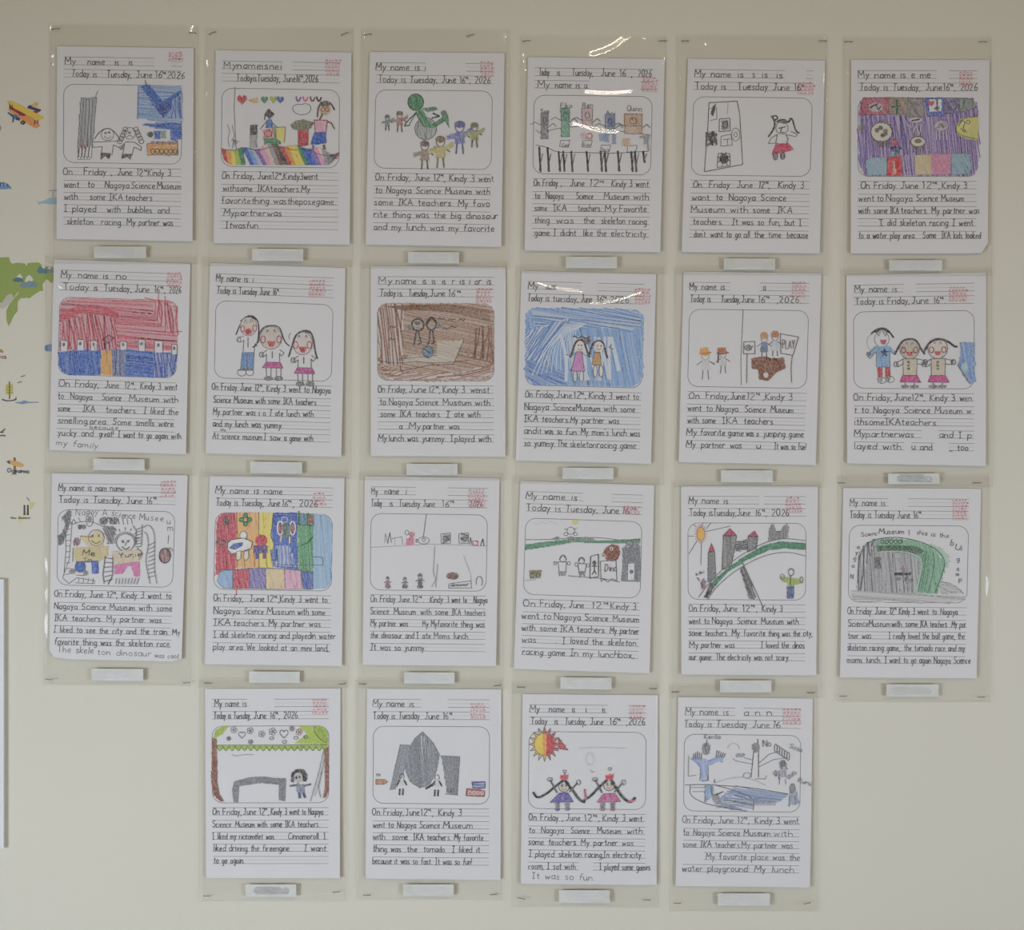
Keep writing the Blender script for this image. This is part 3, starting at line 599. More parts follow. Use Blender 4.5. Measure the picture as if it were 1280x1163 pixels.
def d10(D):
    D.g('blue_crayon_background')
    D.fill([(68, 330), (80, 295), (110, 282), (625, 290), (655, 320), (652, 620), (635, 660), (600, 678), (110, 668), (70, 640)], (122, 162, 214), ang=80, gap=7.5, base=.62, op=.95, jit=.2)
    D.fill([(95, 290), (620, 295), (650, 330), (640, 390), (250, 380), (130, 420)], (104, 146, 204), ang=8, gap=9, base=.25)
    D.fill([(72, 400), (290, 330), (140, 600), (70, 620)], (92, 134, 198), ang=-55, gap=9, base=.2); D.fill([(72, 540), (270, 600), (260, 665), (110, 664), (70, 630)], (76, 118, 190), ang=25, gap=6, base=.5)
    for k in range(12): D.line([(100+k*24, 620-k*4), (170+k*12, 470-k*6), (270+k*9, 360)], (226, 230, 236), 3, True)
    D.fill([(260, 420), (520, 430), (520, 640), (280, 650)], (206, 214, 228), ang=85, gap=22, base=0)
    D.g('drawn_girl'); D.line([(292, 530), (308, 480), (320, 450), (345, 440), (362, 450), (372, 490), (390, 530)], (76, 54, 56), 10, True); D.disc(340, 478, 19, 30, (226, 214, 208), gap=5, base=1, jit=.04); D.line([(328, 484), (340, 496), (352, 484)], PC, 3, True); D.disc(334, 470, 3, 4, BK); D.disc(348, 470, 3, 4, BK)
    D.disc(376, 448, 18, 16, (70, 52, 60), gap=4); q = [(322, 502), (350, 502), (362, 600), (296, 598)]; D.fill(q, (204, 128, 188), gap=4, base=.95, jit=.08); D.line(q+[q[0]], DG, 3.4)
    D.line([(322, 506), (300, 520), (268, 516)], PC); D.line([(350, 506), (372, 524), (390, 520)], PC)
    for x in (316, 348): D.disc(x, 625, 10, 26, (226, 218, 216), gap=4, base=1); D.ell(x, 626, 10, 28)
    D.line([(305, 430), (312, 422), (330, 434), (350, 424), (370, 434), (392, 426)], (84, 76, 90), 7)
    D.g('drawn_girl'); D.line([(386, 520), (398, 475), (412, 452), (440, 446), (460, 462), (468, 505), (478, 535)], (80, 58, 54), 10, True); D.disc(434, 478, 22, 28, (226, 214, 208), gap=5, base=1, jit=.04); D.line([(420, 486), (432, 494), (446, 484)], PC, 3, True); D.disc(426, 472, 3, 4, BK); D.disc(444, 472, 3, 4, BK)
    q = [(414, 504), (440, 504), (446, 570), (400, 566)]; D.fill(q, (196, 142, 66), gap=4, base=.95, jit=.08); D.line(q+[q[0]], DG, 3.4)
    for x in (416, 446): D.disc(x, 600, 9, 28, (226, 218, 216), gap=4, base=1); D.ell(x, 600, 10, 30)
    D.line([(498, 464), (486, 480), (508, 490)], (80, 90, 120), 4)

def d11(D):
    D.g('drawn_line'); D.line([(355, 270), (350, 380), (343, 520), (345, 650)], PC, 3.6)
    for x, y, h_, hat in ((166, 462, 165, OR), (254, 462, 130, (176, 96, 50))):
        D.g('drawn_child'); stick(D, x, y+10, h_*.9, PC, (214, 210, 206), DG, lw=3.4, hat=hat); D.fill([(x-32, y+34), (x-26, y+2), (x+10, y-2), (x+22, y+26)], hat, gap=4, base=.85); D.line([(x-20, y+30), (x+30, y+24)], mix(hat, BK, .4), 5)
        D.line([(x+24, y+70), (x+48, y+82)], PC) if x < 200 else D.line([(x-22, y+20), (x-26, y+76)], (76, 54, 50), 7)
    for x, y, h_, hat in ((460, 385, 128, (200, 140, 80)), (514, 378, 124, (190, 90, 50))):
        D.g('drawn_child'); stick(D, x, y+8, h_*.95, PC, (84, 110, 150) if x < 500 else (190, 200, 214), DG, lw=3.2, hat=hat); D.fill([(x-20, y+18), (x-12, y), (x+12, y), (x+20, y+16)], hat, gap=4, base=.85)
        D.fill([(x-18, y+75), (x+14, y+75), (x+16, y+98), (x-18, y+98)], (70, 92, 134) if x < 500 else (206, 206, 210), gap=4, base=.8)
    D.g('drawn_trampoline'); D.fill([(396, 515), (470, 505), (500, 520), (556, 510), (566, 566), (520, 585), (480, 628), (434, 620), (430, 570), (398, 565)], (126, 72, 48), ang=70, gap=5, base=.95, jit=.15)
    D.disc(468, 598, 12, 13, (222, 216, 210), gap=4, base=1, jit=.03); D.line([(455, 525), (480, 512), (492, 530), (508, 512), (525, 530)], (90, 56, 44), 5)
    D.g('drawn_sign'); D.line([(358, 432), (412, 430), (414, 492), (356, 492), (358, 432)], PC); D.disc(380, 462, 18, 14, DG, gap=6, base=.2); D.ell(380, 462, 16, 14); D.line([(374, 492), (372, 640)], PC, 3.4)
    D.g('drawn_sign'); D.line([(541, 388), (543, 490), (604, 500), (632, 408), (541, 392)], PC, 3.4); D.text(552, 466, 612, 464, 40, 'PLAY', PC, 3.4); D.line([(600, 500), (594, 560), (597, 636)], PC, 3.4)

def d12(D):
    D.g('drawn_child')
    D.ell(238, 405, 36, 38); D.line([(186, 380), (210, 358), (245, 350), (270, 362), (296, 398)], BK, 9, True); D.line([(205, 372), (240, 352), (275, 372)], BK, 9, True)
    D.fill([(230, 408), (262, 408), (256, 430), (238, 430)], (180, 70, 80), gap=3.4, base=.95); D.line([(214, 372), (222, 390), (232, 370)], PC); D.line([(246, 372), (256, 390), (264, 372)], PC)
    D.fill([(212, 440), (275, 438), (278, 540), (212, 540)], (116, 160, 206), ang=86, gap=5, base=.7); D.fill([(206, 436), (170, 478), (184, 490), (214, 460)], (116, 160, 206), gap=5); D.fill([(275, 436), (306, 470), (298, 482), (274, 460)], (116, 160, 206), gap=5)
    D.line([(212, 440), (170, 480), (180, 500), (212, 464), (212, 540), (278, 540), (276, 460), (300, 480)], PC)
    s5 = [(251+(22 if k % 2 == 0 else 9)*math.sin(k*math.pi/5), 470-(24 if k % 2 == 0 else 10)*math.cos(k*math.pi/5)) for k in range(10)]; D.fill(s5, (34, 40, 84), gap=3, base=1, jit=.05)
    for x in (228, 265): D.fill([(x-13, 543), (x+13, 543), (x+12, 592), (x-10, 592)], (184, 44, 54), ang=87, gap=5, base=.85)
    for x, y in ((238, 604), (278, 600)): D.ell(x, y, 20, 15, PC, 3); D.disc(x-10, y-2, 10, 14, DG, gap=4, base=.3)
    D.ell(190, 420, 24, 36, GR, 2, 100, 270); D.disc(174, 478, 10, 12, DG, gap=4)
    for cx, hy, hr in ((372, 452, 48), (508, 450, 48)):
        D.g('drawn_child')
        D.disc(cx, hy, hr, 46, (190, 176, 160) if cx < 400 else (214, 200, 190), gap=5, base=.85, jit=.06); D.ell(cx, hy, hr, 50)
        if cx < 400: D.line([(300, 480), (325, 430), (345, 408), (380, 402), (408, 412), (425, 450), (446, 478)], BK, 9, True)
        else: D.line([(440, 468), (465, 425), (490, 408), (530, 404), (565, 420), (590, 442), (604, 440)], BK, 10, True)
        for sx in (-1, 1): D.ell(cx+sx*30, hy+6, 11, 14, (150, 60, 74), 5); D.line([(cx+sx*14-6, hy-22), (cx+sx*14, hy-32), (cx+sx*14+6, hy-22)], DG, 3)
        D.fill([(cx-16, hy+14), (cx+16, hy+14), (cx+8, hy+32), (cx-8, hy+32)], RD, gap=3.4, base=.95)
        q = [(cx-32, 500), (cx+36, 500), (cx+34, 580), (cx-30, 580)]; D.fill(q, (206, 188, 160), gap=4.5, base=.8, jit=.06, op=.8); D.line(q+[q[0]], PC)
        D.line([(cx-32, 502), (cx-66, 520), (cx-56, 540), (cx-32, 525)], PC, 3.4); D.line([(cx+36, 500), (cx+74, 508), (cx+68, 528), (cx+36, 525)], PC, 3.4); D.ell(cx-66, 526, 10, 12, DG, 4); D.ell(cx+76, 516, 10, 12, DG, 4)
        for k in range(3): D.disc(cx+(0 if cx > 400 else -5), 516+k*16, 6, 6, (60, 50, 60), gap=2.4)
        q = [(cx-34, 580), (cx+36, 582), (cx+54, 614), (cx-46, 612)] ; D.fill(q, (196, 66, 128), ang=5, gap=4, base=.98, jit=.08); D.line(q+[q[0]], (120, 46, 84), 3)
        for x in (cx-22, cx+22): D.line([(x, 614), (x, 630)], PC); D.disc(x, 634, 20, 7, DG, gap=3, base=.6)
    D.g('drawn_blue_house'); D.fill([(622, 420), (684, 424), (684, 612), (665, 622), (605, 530), (618, 500)], (104, 140, 196), ang=82, gap=6, base=.7); D.disc(638, 540, 14, 20, (170, 200, 196), gap=5, base=1); D.line([(605, 530), (665, 622)], PC)

def d13(D):
    D.g('drawn_writing')
    for t, x, y in (('N', 182, 300), ('a', 212, 296), ('g', 234, 294), ('o', 258, 296), ('y', 278, 294), ('A', 316, 300), ('s', 362, 298), ('c', 380, 304), ('i', 400, 306), ('e', 412, 312), ('n', 430, 312), ('c', 448, 314), ('e', 466, 316), ('M', 500, 322), ('u', 532, 322), ('s', 556, 324), ('e', 580, 326), ('e', 604, 328), ('u', 638, 342), ('m', 642, 376)): D.text(x, y, x+G[t][0]*4.8, y+1, 34, t, PC, 3.4)
    D.line([(648, 398), (644, 440)], BK, 3.4)
    D.g('drawn_guitar'); D.fill([(148, 268), (160, 280), (156, 330), (140, 380), (118, 440), (98, 450), (90, 400), (112, 390), (132, 340), (112, 310)], (84, 84, 84), ang=70, gap=5, base=.7)
    for cx, y0, y1, xx in ((0, 330, 640, 150), ):
        D.g('drawn_arch'); D.line([(165, 325), (158, 420), (150, 520), (118, 610)], PC, 3.4); D.line([(130, 380), (134, 470), (124, 600)], PC, 3.4)
        for k in range(9): D.line([(132, 370+k*28), (156, 366+k*28)], PC, 3)
        D.line([(160, 345), (210, 328), (270, 330), (330, 360)], PC, 3.4, True); D.line([(118, 612), (150, 640), (190, 610), (280, 625), (276, 640), (180, 636)], PC, 3)
        for k in range(4): D.line([(200+k*24, 612), (196+k*24, 638)], PC, 3)
        D.line([(155, 345), (172, 318), (186, 340)], PC); D.line([(196, 308), (206, 332)], PC); D.ell(252, 320, 18, 34, PC, 3); D.disc(252, 318, 10, 16, DG, gap=4)
        for k in range(6): D.line([(350+k*22, 310), (356+k*22, 344)], PC, 3)
    D.g('drawn_child'); D.disc(202, 356, 10, 12, (60, 50, 50)); D.disc(222, 356, 10, 12, (60, 50, 50)); D.disc(188, 430, 18, 20, (110, 66, 66), gap=5, base=.4)
    D.fill([(262, 398), (285, 372), (318, 392), (318, 450), (240, 450), (205, 405)], (214, 196, 140), gap=5, base=.85, jit=.08); D.ell(286, 410, 40, 40, PC, 3); D.disc(266, 402, 5, 6, BK); D.disc(298, 402, 5, 6, BK); D.line([(262, 425), (285, 442), (306, 428)], BK, 4, True); D.line([(205, 402), (262, 406)], RB, 3.4)
    D.fill([(170, 460), (345, 452), (345, 500), (300, 530), (185, 530)], (208, 186, 128), gap=6, base=.8, jit=.1); D.line([(170, 460), (168, 530)], PC); D.text(216, 500, 280, 504, 32, 'Me', BK, 4.4); D.text(222, 530, 262, 528, 18, 'Tm', BK, 3.4)
    D.disc(206, 556, 24, 25, (44, 84, 176), gap=4, base=1); D.fill([(262, 528), (296, 526), (298, 588), (266, 590)], (44, 84, 176), gap=4, base=1); D.line([(186, 532), (296, 528)], (60, 90, 160), 8)
    D.ell(206, 556, 26, 28, DG); D.disc(166, 578, 16, 14, DG, gap=4, base=.4); D.disc(234, 586, 12, 14, DG, gap=4, base=.4); D.line([(184, 596), (230, 600)], RB, 3)
    D.g('drawn_beast'); D.disc(322, 326, 20, 18, (74, 72, 76), gap=5, base=.5); D.disc(372, 326, 20, 18, (74, 72, 76), gap=5, base=.5); D.line([(312, 340), (345, 308), (385, 340)], BK, 4); D.fill([(320, 350), (382, 362), (368, 440), (345, 440)], (90, 84, 90), ang=60, gap=6, base=.5)
    D.g('drawn_child'); D.ell(432, 434, 46, 44, PC, 3.4); D.ell(432, 440, 56, 58, PC, 3, 180, 360); D.disc(418, 430, 5, 6, BK); D.disc(444, 428, 5, 6, BK); D.line([(436, 435), (430, 450)], BK); D.line([(414, 455), (434, 472), (452, 455)], BK, 4, True)
    for k in range(7): a = math.radians(190+k*26); D.line([(432+58*math.cos(a), 430+58*math.sin(a)), (432+72*math.cos(a), 430+72*math.sin(a))], PC, 3)
    D.fill([(368, 480), (500, 470), (516, 500), (505, 524), (380, 545)], (214, 192, 160), gap=6, base=.7, jit=.08); D.line([(490, 462), (518, 488), (500, 520)], PC); D.text(398, 510, 512, 504, 26, 'Yurie', BK, 4)
    D.fill([(378, 548), (500, 530), (504, 604), (478, 604), (462, 552), (440, 552), (418, 590), (378, 592)], (214, 110, 164), gap=4.5, base=.95, jit=.08)
    D.g('drawn_arch'); D.line([(332, 500), (320, 590), (326, 640)], BK, 3.4); D.line([(370, 500), (368, 600), (345, 645)], BK, 3.4)
    for k in range(6): D.line([(326, 510+k*24), (370, 516+k*20)], BK, 3)
    for k in range(8): D.line([(388+k*16, 612), (384+k*15, 642)], PC, 3)
    D.line([(516, 345), (512, 450)], PC); D.line([(470, 350), (486, 375), (482, 450)], PC)
    for k in range(7): D.line([(482, 372+k*14), (514, 358+k*16)], PC, 3)
    D.line([(522, 360), (545, 342), (572, 370), (580, 420), (575, 560), (590, 640)], PC, 3, True); D.line([(526, 380), (546, 400), (545, 470), (530, 520), (556, 640)], PC, 3, True)
    for k in range(9): D.line([(545, 450+k*20), (580, 432+k*21)], PC, 3)
    D.g('drawn_ladybird'); D.disc(629, 500, 26, 36, (120, 70, 66), gap=5, base=.6); D.ell(629, 500, 27, 37, BK, 5); D.line([(640, 470), (655, 460), (670, 478)], DG)

def d14(D):
    for nm, q, c, a in (('drawn_red_stripe', [(105, 330), (130, 290), (208, 284), (205, 565), (140, 572), (100, 600)], (200, 64, 80), 85), ('drawn_orange_stripe', [(206, 284), (315, 284), (318, 560), (204, 560)], (236, 172, 96), 86), ('drawn_yellow_stripe', [(315, 284), (388, 286), (382, 350), (380, 400), (392, 440), (390, 560), (318, 560)], (238, 214, 90), 86),
                     ('drawn_blue_stripe', [(388, 286), (508, 286), (512, 570), (395, 556), (390, 440), (380, 400)], (58, 92, 178), 87), ('drawn_green_stripe', [(512, 286), (592, 290), (588, 580), (515, 572)], (84, 152, 98), 84), ('drawn_pale_blue_stripe', [(592, 290), (650, 295), (682, 330), (680, 630), (650, 664), (588, 666)], (150, 184, 214), 87)):
        D.g(nm); D.fill(q, c, ang=a, gap=6, base=.78, jit=.16)
    D.g('drawn_blue_stripe'); D.fill([(388, 286), (508, 286), (506, 312), (388, 310)], (40, 70, 170), ang=4, gap=5, base=.95); D.fill([(394, 450), (470, 450), (505, 556), (400, 552)], (110, 134, 196), ang=88, gap=8, base=.3)
    for q, c in (([(118, 590), (140, 574), (186, 572), (186, 664), (140, 662), (110, 630)], (136, 172, 214)), ([(190, 572), (272, 562), (268, 664), (188, 664)], (196, 56, 72)), ([(272, 564), (350, 562), (350, 666), (270, 664)], (120, 106, 172)), ([(352, 564), (445, 566), (448, 668), (354, 668)], (226, 196, 146)), ([(446, 568), (526, 572), (534, 668), (450, 668)], (226, 166, 190)), ([(528, 576), (588, 580), (588, 668), (542, 668)], (64, 88, 168))):
        D.g('drawn_bench'); D.fill(q, c, ang=78, gap=6, base=.7, jit=.16); D.line(q+[q[0]], DG, 2.4)
    for x in (206, 316): D.g('drawn_line'); D.line([(x, 284), (x+2, 560)], DG, 2.6)
    D.line([(105, 570), (200, 570), (330, 562), (440, 566), (560, 578), (588, 590)], DG, 3.4); D.line([(400, 545), (640, 548)], DG, 3); D.line([(205, 668), (205, 700)], RD, 4); D.line([(584, 505), (636, 508), (640, 545)], PC, 3); D.line([(388, 290), (384, 350), (376, 400), (392, 440)], DG, 3.4)
    D.g('drawn_flower'); D.disc(155, 326, 18, 20, (120, 60, 66), gap=5, base=.4); D.ell(155, 326, 16, 8, BK); D.ell(155, 326, 8, 20, BK); D.g('drawn_flower')
    for dx, dy in ((0, -20), (0, 20), (-20, 0), (20, 0)): D.disc(250+dx, 320+dy, 12, 12, (60, 140, 80), gap=4, base=.9)
    D.ell(250, 320, 13, 13, (40, 80, 50), 4); D.ell(250, 320, 32, 12, (40, 80, 50), 3.4); D.ell(250, 320, 12, 34, (40, 80, 50), 3.4)
    D.g('drawn_face_panel'); D.fill([(104, 418), (158, 418), (158, 450), (104, 450)], (150, 50, 60), ang=0, gap=8, base=.5); D.ell(130, 434, 22, 12, (90, 40, 50), 4)
    D.g('drawn_rabbit'); D.disc(240, 398, 16, 20, (226, 218, 206), gap=5, base=1, jit=.03); D.ell(240, 402, 18, 24, DG, 3); q = [(160, 440), (178, 420), (240, 412), (285, 430), (278, 465), (230, 480), (180, 492), (162, 470)]; D.fill(q, (226, 220, 212), gap=5, base=1, jit=.03); D.line(q+[q[0]], BK, 3.6); D.fill([(168, 462), (190, 440), (236, 432), (236, 450), (200, 470)], (50, 76, 150), gap=4, base=.9)
    for x in (216, 254): q = [(x-10, 480), (x+12, 474), (x+12, 510), (x, 524), (x-12, 516)]; D.fill(q, (226, 214, 190), gap=5, base=1, jit=.03); D.line(q+[q[0]], DG, 3)
    D.g('drawn_child'); D.disc(329, 424, 28, 28, (196, 56, 76), gap=4, base=1, jit=.1); D.fill([(292, 450), (360, 450), (358, 486), (292, 486)], (90, 70, 130), gap=5, base=.95); D.line([(308, 486), (308, 515)], (70, 84, 150), 14); D.line([(344, 486), (344, 515)], (130, 90, 110), 14)
    D.g('drawn_child'); D.fill([(378, 470), (408, 468), (408, 525), (380, 525)], (60, 84, 160), gap=5, base=.8); D.ell(446, 320, 16, 14, (180, 176, 200), 6); D.ell(424, 362, 14, 34, (226, 214, 206), 7); D.ell(486, 362, 14, 34, (226, 214, 206), 7); D.fill([(434, 344), (474, 344), (472, 408), (440, 408)], (90, 110, 90), gap=5, base=.9); D.disc(425, 362, 9, 18, (150, 50, 66), gap=4); D.disc(488, 362, 9, 18, (130, 46, 66), gap=4); D.line([(430, 400), (426, 430)], (220, 190, 170), 9); D.line([(472, 405), (472, 438)], (220, 190, 170), 9)
    D.g('drawn_house'); D.fill([(522, 292), (556, 292), (556, 345), (522, 345)], (80, 120, 140), gap=5, base=.8); D.fill([(566, 300), (590, 300), (590, 342), (566, 342)], (150, 76, 66), gap=5, base=.8); D.line([(516, 275), (516, 345), (590, 350)], (40, 90, 60), 4); D.line([(520, 450), (560, 440), (590, 400)], (50, 90, 60), 3.4, True)

def d15(D):
    D.g('drawn_shelf'); D.line([(98, 438), (250, 430), (400, 422), (676, 432)], GR, 3); D.line([(374, 270), (366, 330), (358, 390)], PC, 4)
    D.line([(165, 415), (168, 370), (180, 415)], PC, 2.6); D.line([(180, 420), (190, 365), (200, 415)], DG, 3, n=2); D.line([(200, 395), (250, 385), (255, 425)], PC, 2.6); D.line([(215, 395), (218, 430)], GR, 2.6)
    D.fill([(270, 395), (310, 390), (312, 428), (272, 430)], (206, 90, 120), gap=5, base=.5, op=.8); D.ell(276, 365, 9, 12, PC); D.ell(298, 372, 9, 10, (190, 80, 100), 4); D.fill([(292, 365), (312, 365), (312, 400), (294, 400)], (206, 90, 120), gap=6, base=.2)
    D.ell(360, 404, 28, 18, PC); heart(D, 360, 402, 9, PC, False); D.line([(332, 404), (322, 396), (322, 414), (332, 406)], PC)
    for x in (472, 562): q = [(x-26, 372), (x+22, 366), (x+22, 418), (x-24, 420)]; D.line(q+[q[0]], PC, 3); D.fill([(x-16, 374), (x+18, 372), (x+18, 412), (x-16, 414)], (84, 84, 90), ang=0, gap=9, base=.3)
    D.line([(590, 425), (594, 388), (602, 425)], BK, 3.4); D.line([(645, 430), (656, 395), (662, 430)], BK, 3.4, n=2); D.line([(606, 402), (608, 428), (630, 428), (630, 404)], (200, 70, 96), 4); D.line([(614, 405), (636, 412)], (200, 70, 96), 5)
    for x, y, c in ((180, 585, (130, 80, 84)), (266, 588, (90, 84, 90)), (342, 570, (80, 78, 84))):
        D.g('drawn_child'); stick(D, x, y, 650-y-6, DG, c, BK, lw=4); D.disc(x, 634, 15, 9, c, gap=4, base=.6)
    D.g('drawn_exhibit'); D.line([(416, 430), (408, 560), (420, 600), (400, 636)], GR, 3); D.line([(430, 520), (420, 640)], GR, 2.6); D.line([(560, 480), (590, 560), (600, 610)], (190, 190, 192), 2.6)
    D.disc(504, 582, 30, 18, (106, 74, 62), ang=10, gap=5, base=.8); q = [(488, 620), (596, 606), (600, 642), (484, 642)]; D.line(q+[q[0]], PC, 2.6); D.text(496, 636, 586, 630, 18, 'dinosaur', PC, 2.6); D.ell(638, 612, 16, 28, PC, 3, 150, 400)

def d16(D):
    D.g('drawn_green_hill'); D.fill([(85, 405), (240, 385), (360, 370), (450, 385), (560, 382), (662, 376), (662, 398), (560, 398), (440, 398), (330, 392), (200, 415), (84, 432)], (64, 130, 92), ang=0, gap=4.5, base=.85, jit=.15)
    D.line([(84, 380), (200, 380), (350, 368), (480, 370), (560, 384), (662, 376)], BK, 3, True); D.line([(130, 295), (150, 304), (170, 290), (190, 300), (210, 288), (250, 305)], (190, 190, 190), 2.6)
    D.disc(380, 376, 18, 10, DG, gap=4, base=.4); D.disc(412, 378, 16, 10, DG, gap=4, base=.3); D.disc(245, 374, 14, 8, DG, gap=4, base=.4)
    D.g('drawn_star'); D.disc(336, 292, 14, 12, YL, gap=4, base=.7, op=.8)
    D.g('drawn_child'); D.ell(314, 335, 20, 18); D.ell(290, 352, 10, 8); D.ell(338, 352, 10, 8); D.disc(314, 378, 14, 16, (90, 84, 80), gap=4, base=.5); D.line([(282, 326), (300, 330)], PC); D.line([(328, 328), (345, 322)], PC)
    D.g('drawn_child'); q = [(250, 490), (292, 490), (290, 540), (256, 540)]; D.ell(275, 475, 16, 18); D.line([(256, 480), (275, 456), (294, 480)], DG, 5); D.line(q+[q[0]], PC, 3.4); D.line([(250, 494), (232, 498)], PC); D.ell(236, 498, 8, 9); D.ell(304, 498, 8, 9); D.fill([(250, 540), (292, 540), (286, 560), (254, 560)], DG, gap=4, base=.5)
    D.g('drawn_child'); D.ell(368, 484, 16, 16); D.line([(352, 488), (368, 468), (384, 488)], DG, 5); D.line([(348, 500), (392, 500), (386, 540), (356, 540), (348, 500)], PC, 3.4); D.ell(342, 504, 8, 9); D.ell(400, 508, 8, 9); D.fill([(356, 540), (386, 540), (384, 570), (374, 552), (358, 570)], DG, gap=4, base=.6)
    D.g('drawn_sign'); q = [(414, 464), (452, 454), (452, 566), (410, 572)]; D.line(q+[q[0]], DG, 3.6, n=2); D.disc(432, 496, 10, 12, BK, gap=3); D.line([(432, 505), (432, 535), (420, 555)], BK, 5); D.line([(432, 535), (442, 553)], BK, 5); D.line([(418, 512), (446, 514)], BK, 4)
    D.g('drawn_dinosaur'); D.fill([(468, 462), (490, 420), (520, 402), (550, 410), (562, 440), (550, 476), (525, 488), (490, 480), (480, 462)], (124, 62, 42), ang=60, gap=4.5, base=.95, jit=.15); D.disc(517, 425, 9, 9, (226, 220, 214), gap=4, base=1); D.disc(517, 425, 4, 4, BK); D.line([(466, 460), (482, 450), (492, 470)], (220, 210, 200), 4)
    D.line([(462, 488), (540, 482), (545, 585), (520, 575), (500, 592), (480, 578), (466, 588), (462, 488)], PC, 3.2); D.text(484, 538, 544, 540, 38, 'Dino', DG, 4.2)
    D.g('drawn_building'); D.fill([(572, 420), (660, 412), (662, 590), (566, 588), (574, 500)], (116, 118, 124), ang=80, gap=4.5, base=.95, jit=.12); D.fill([(590, 392), (655, 390), (655, 415), (590, 415)], DG, ang=90, gap=7, base=.3); q = [(600, 498), (634, 496), (632, 584), (598, 584)]; D.fill(q, (226, 226, 226), gap=5, base=1, jit=.03, edge=0); D.line(q+[q[0]], PC, 3); D.disc(617, 540, 9, 9, BK, gap=4)
    D.line([(300, 560), (360, 566), (420, 570), (480, 575), (560, 592)], PC, 3, True); D.line([(84, 584), (140, 580)], GR, 2.6)
    D.g('drawn_bench'); D.fill([(105, 534), (168, 532), (166, 548), (160, 572), (112, 574), (110, 550)], (116, 112, 62), ang=5, gap=4.5, base=.75, jit=.25); D.ell(120, 560, 10, 12, (70, 68, 50), 4); D.ell(150, 558, 10, 12, (70, 68, 50), 4)

def d17(D):
    D.g('drawn_sun'); D.disc(163, 311, 20, 34, (234, 176, 78), gap=4.5, base=1, jit=.1); D.ell(163, 311, 20, 35, DG, 2.6)
    for k in range(22): a = k*math.tau/22; D.line([(163+22*math.cos(a), 311+37*math.sin(a)), (163+32*math.cos(a), 311+48*math.sin(a))], (190, 110, 80), 3)
    for q in ([(184, 300), (312, 272)], [(190, 285), (215, 255)], [(168, 268), (176, 254)], [(128, 322), (100, 322)], [(145, 345), (103, 412)], [(166, 352), (163, 468)], [(140, 275), (128, 266)]): D.line(q, DG, 3)
    for nm, q, roof in (('drawn_tower', [(276, 322), (342, 320), (316, 470), (268, 492)], [(274, 320), (308, 284), (342, 318)]), ('drawn_tower', [(200, 402), (232, 400), (238, 530), (198, 552)], [(202, 400), (216, 358), (232, 398)]), ('drawn_tower', [(400, 324), (448, 326), (440, 385), (396, 402)], [(400, 322), (432, 296), (448, 324)])):
        D.g(nm); D.fill(q, (120, 119, 120), ang=88, gap=5, base=.8, jit=.2); D.line(q+[q[0]], BK, 3); D.fill(roof, (176, 58, 84), gap=4, base=.98, jit=.1); D.line(roof+[roof[0]], (96, 40, 56), 2.6)
    D.g('drawn_bridge'); D.fill([(334, 350), (392, 342), (396, 388), (336, 398)], (74, 74, 76), ang=0, gap=5, base=.6)
    D.g('drawn_castle'); D.fill([(506, 290), (515, 265), (530, 265), (538, 300), (572, 296), (580, 268), (596, 262), (602, 290), (598, 330), (500, 350)], (118, 116, 118), ang=86, gap=5, base=.75, jit=.2); D.line([(538, 300), (572, 296)], BK)
    D.g('drawn_green_road'); D.fill([(210, 560), (270, 505), (370, 430), (480, 368), (560, 350), (688, 358), (686, 390), (580, 382), (500, 392), (400, 438), (300, 498), (235, 570), (200, 580)], (50, 118, 82), ang=-30, gap=5, base=.9, jit=.12)
    D.fill([(210, 560), (240, 560), (195, 632), (178, 628)], BK, ang=110, gap=4, base=.8)
    D.line([(152, 628), (200, 560), (300, 460), (440, 370), (560, 330), (690, 345)], DG, 3.2, True); D.line([(196, 640), (240, 575), (340, 490), (470, 420), (590, 398), (690, 422)], DG, 3.2, True)
    D.g('drawn_road'); D.fill([(358, 484), (376, 472), (440, 625), (430, 638), (404, 634)], (86, 84, 84), ang=66, gap=5, base=.8); D.line([(372, 456), (475, 680)], DG, 3.4)
    D.g('drawn_house'); D.fill([(162, 556), (174, 532), (188, 548), (184, 585), (165, 588)], (110, 74, 84), gap=4, base=.7); D.text(140, 520, 180, 506, 16, 'kiki', DG, 3); D.line([(142, 528), (156, 548), (150, 530)], DG, 2.6)
    D.g('drawn_child'); D.ell(614, 502, 14, 18, DG, 3.4); D.line([(602, 494), (614, 484), (628, 494)], DG, 5, True); D.fill([(566, 524), (610, 530), (660, 538), (672, 556), (628, 566), (626, 574), (600, 572), (598, 556), (568, 546)], (156, 172, 70), gap=4, base=.95, jit=.1); D.ell(570, 526, 10, 14, DG, 3); D.ell(666, 540, 8, 14, DG, 3); D.line([(612, 520), (610, 566)], DG, 5)
    D.fill([(594, 574), (628, 574), (626, 634), (614, 634), (612, 592), (608, 634), (594, 634)], (62, 84, 140), gap=4, base=.95)

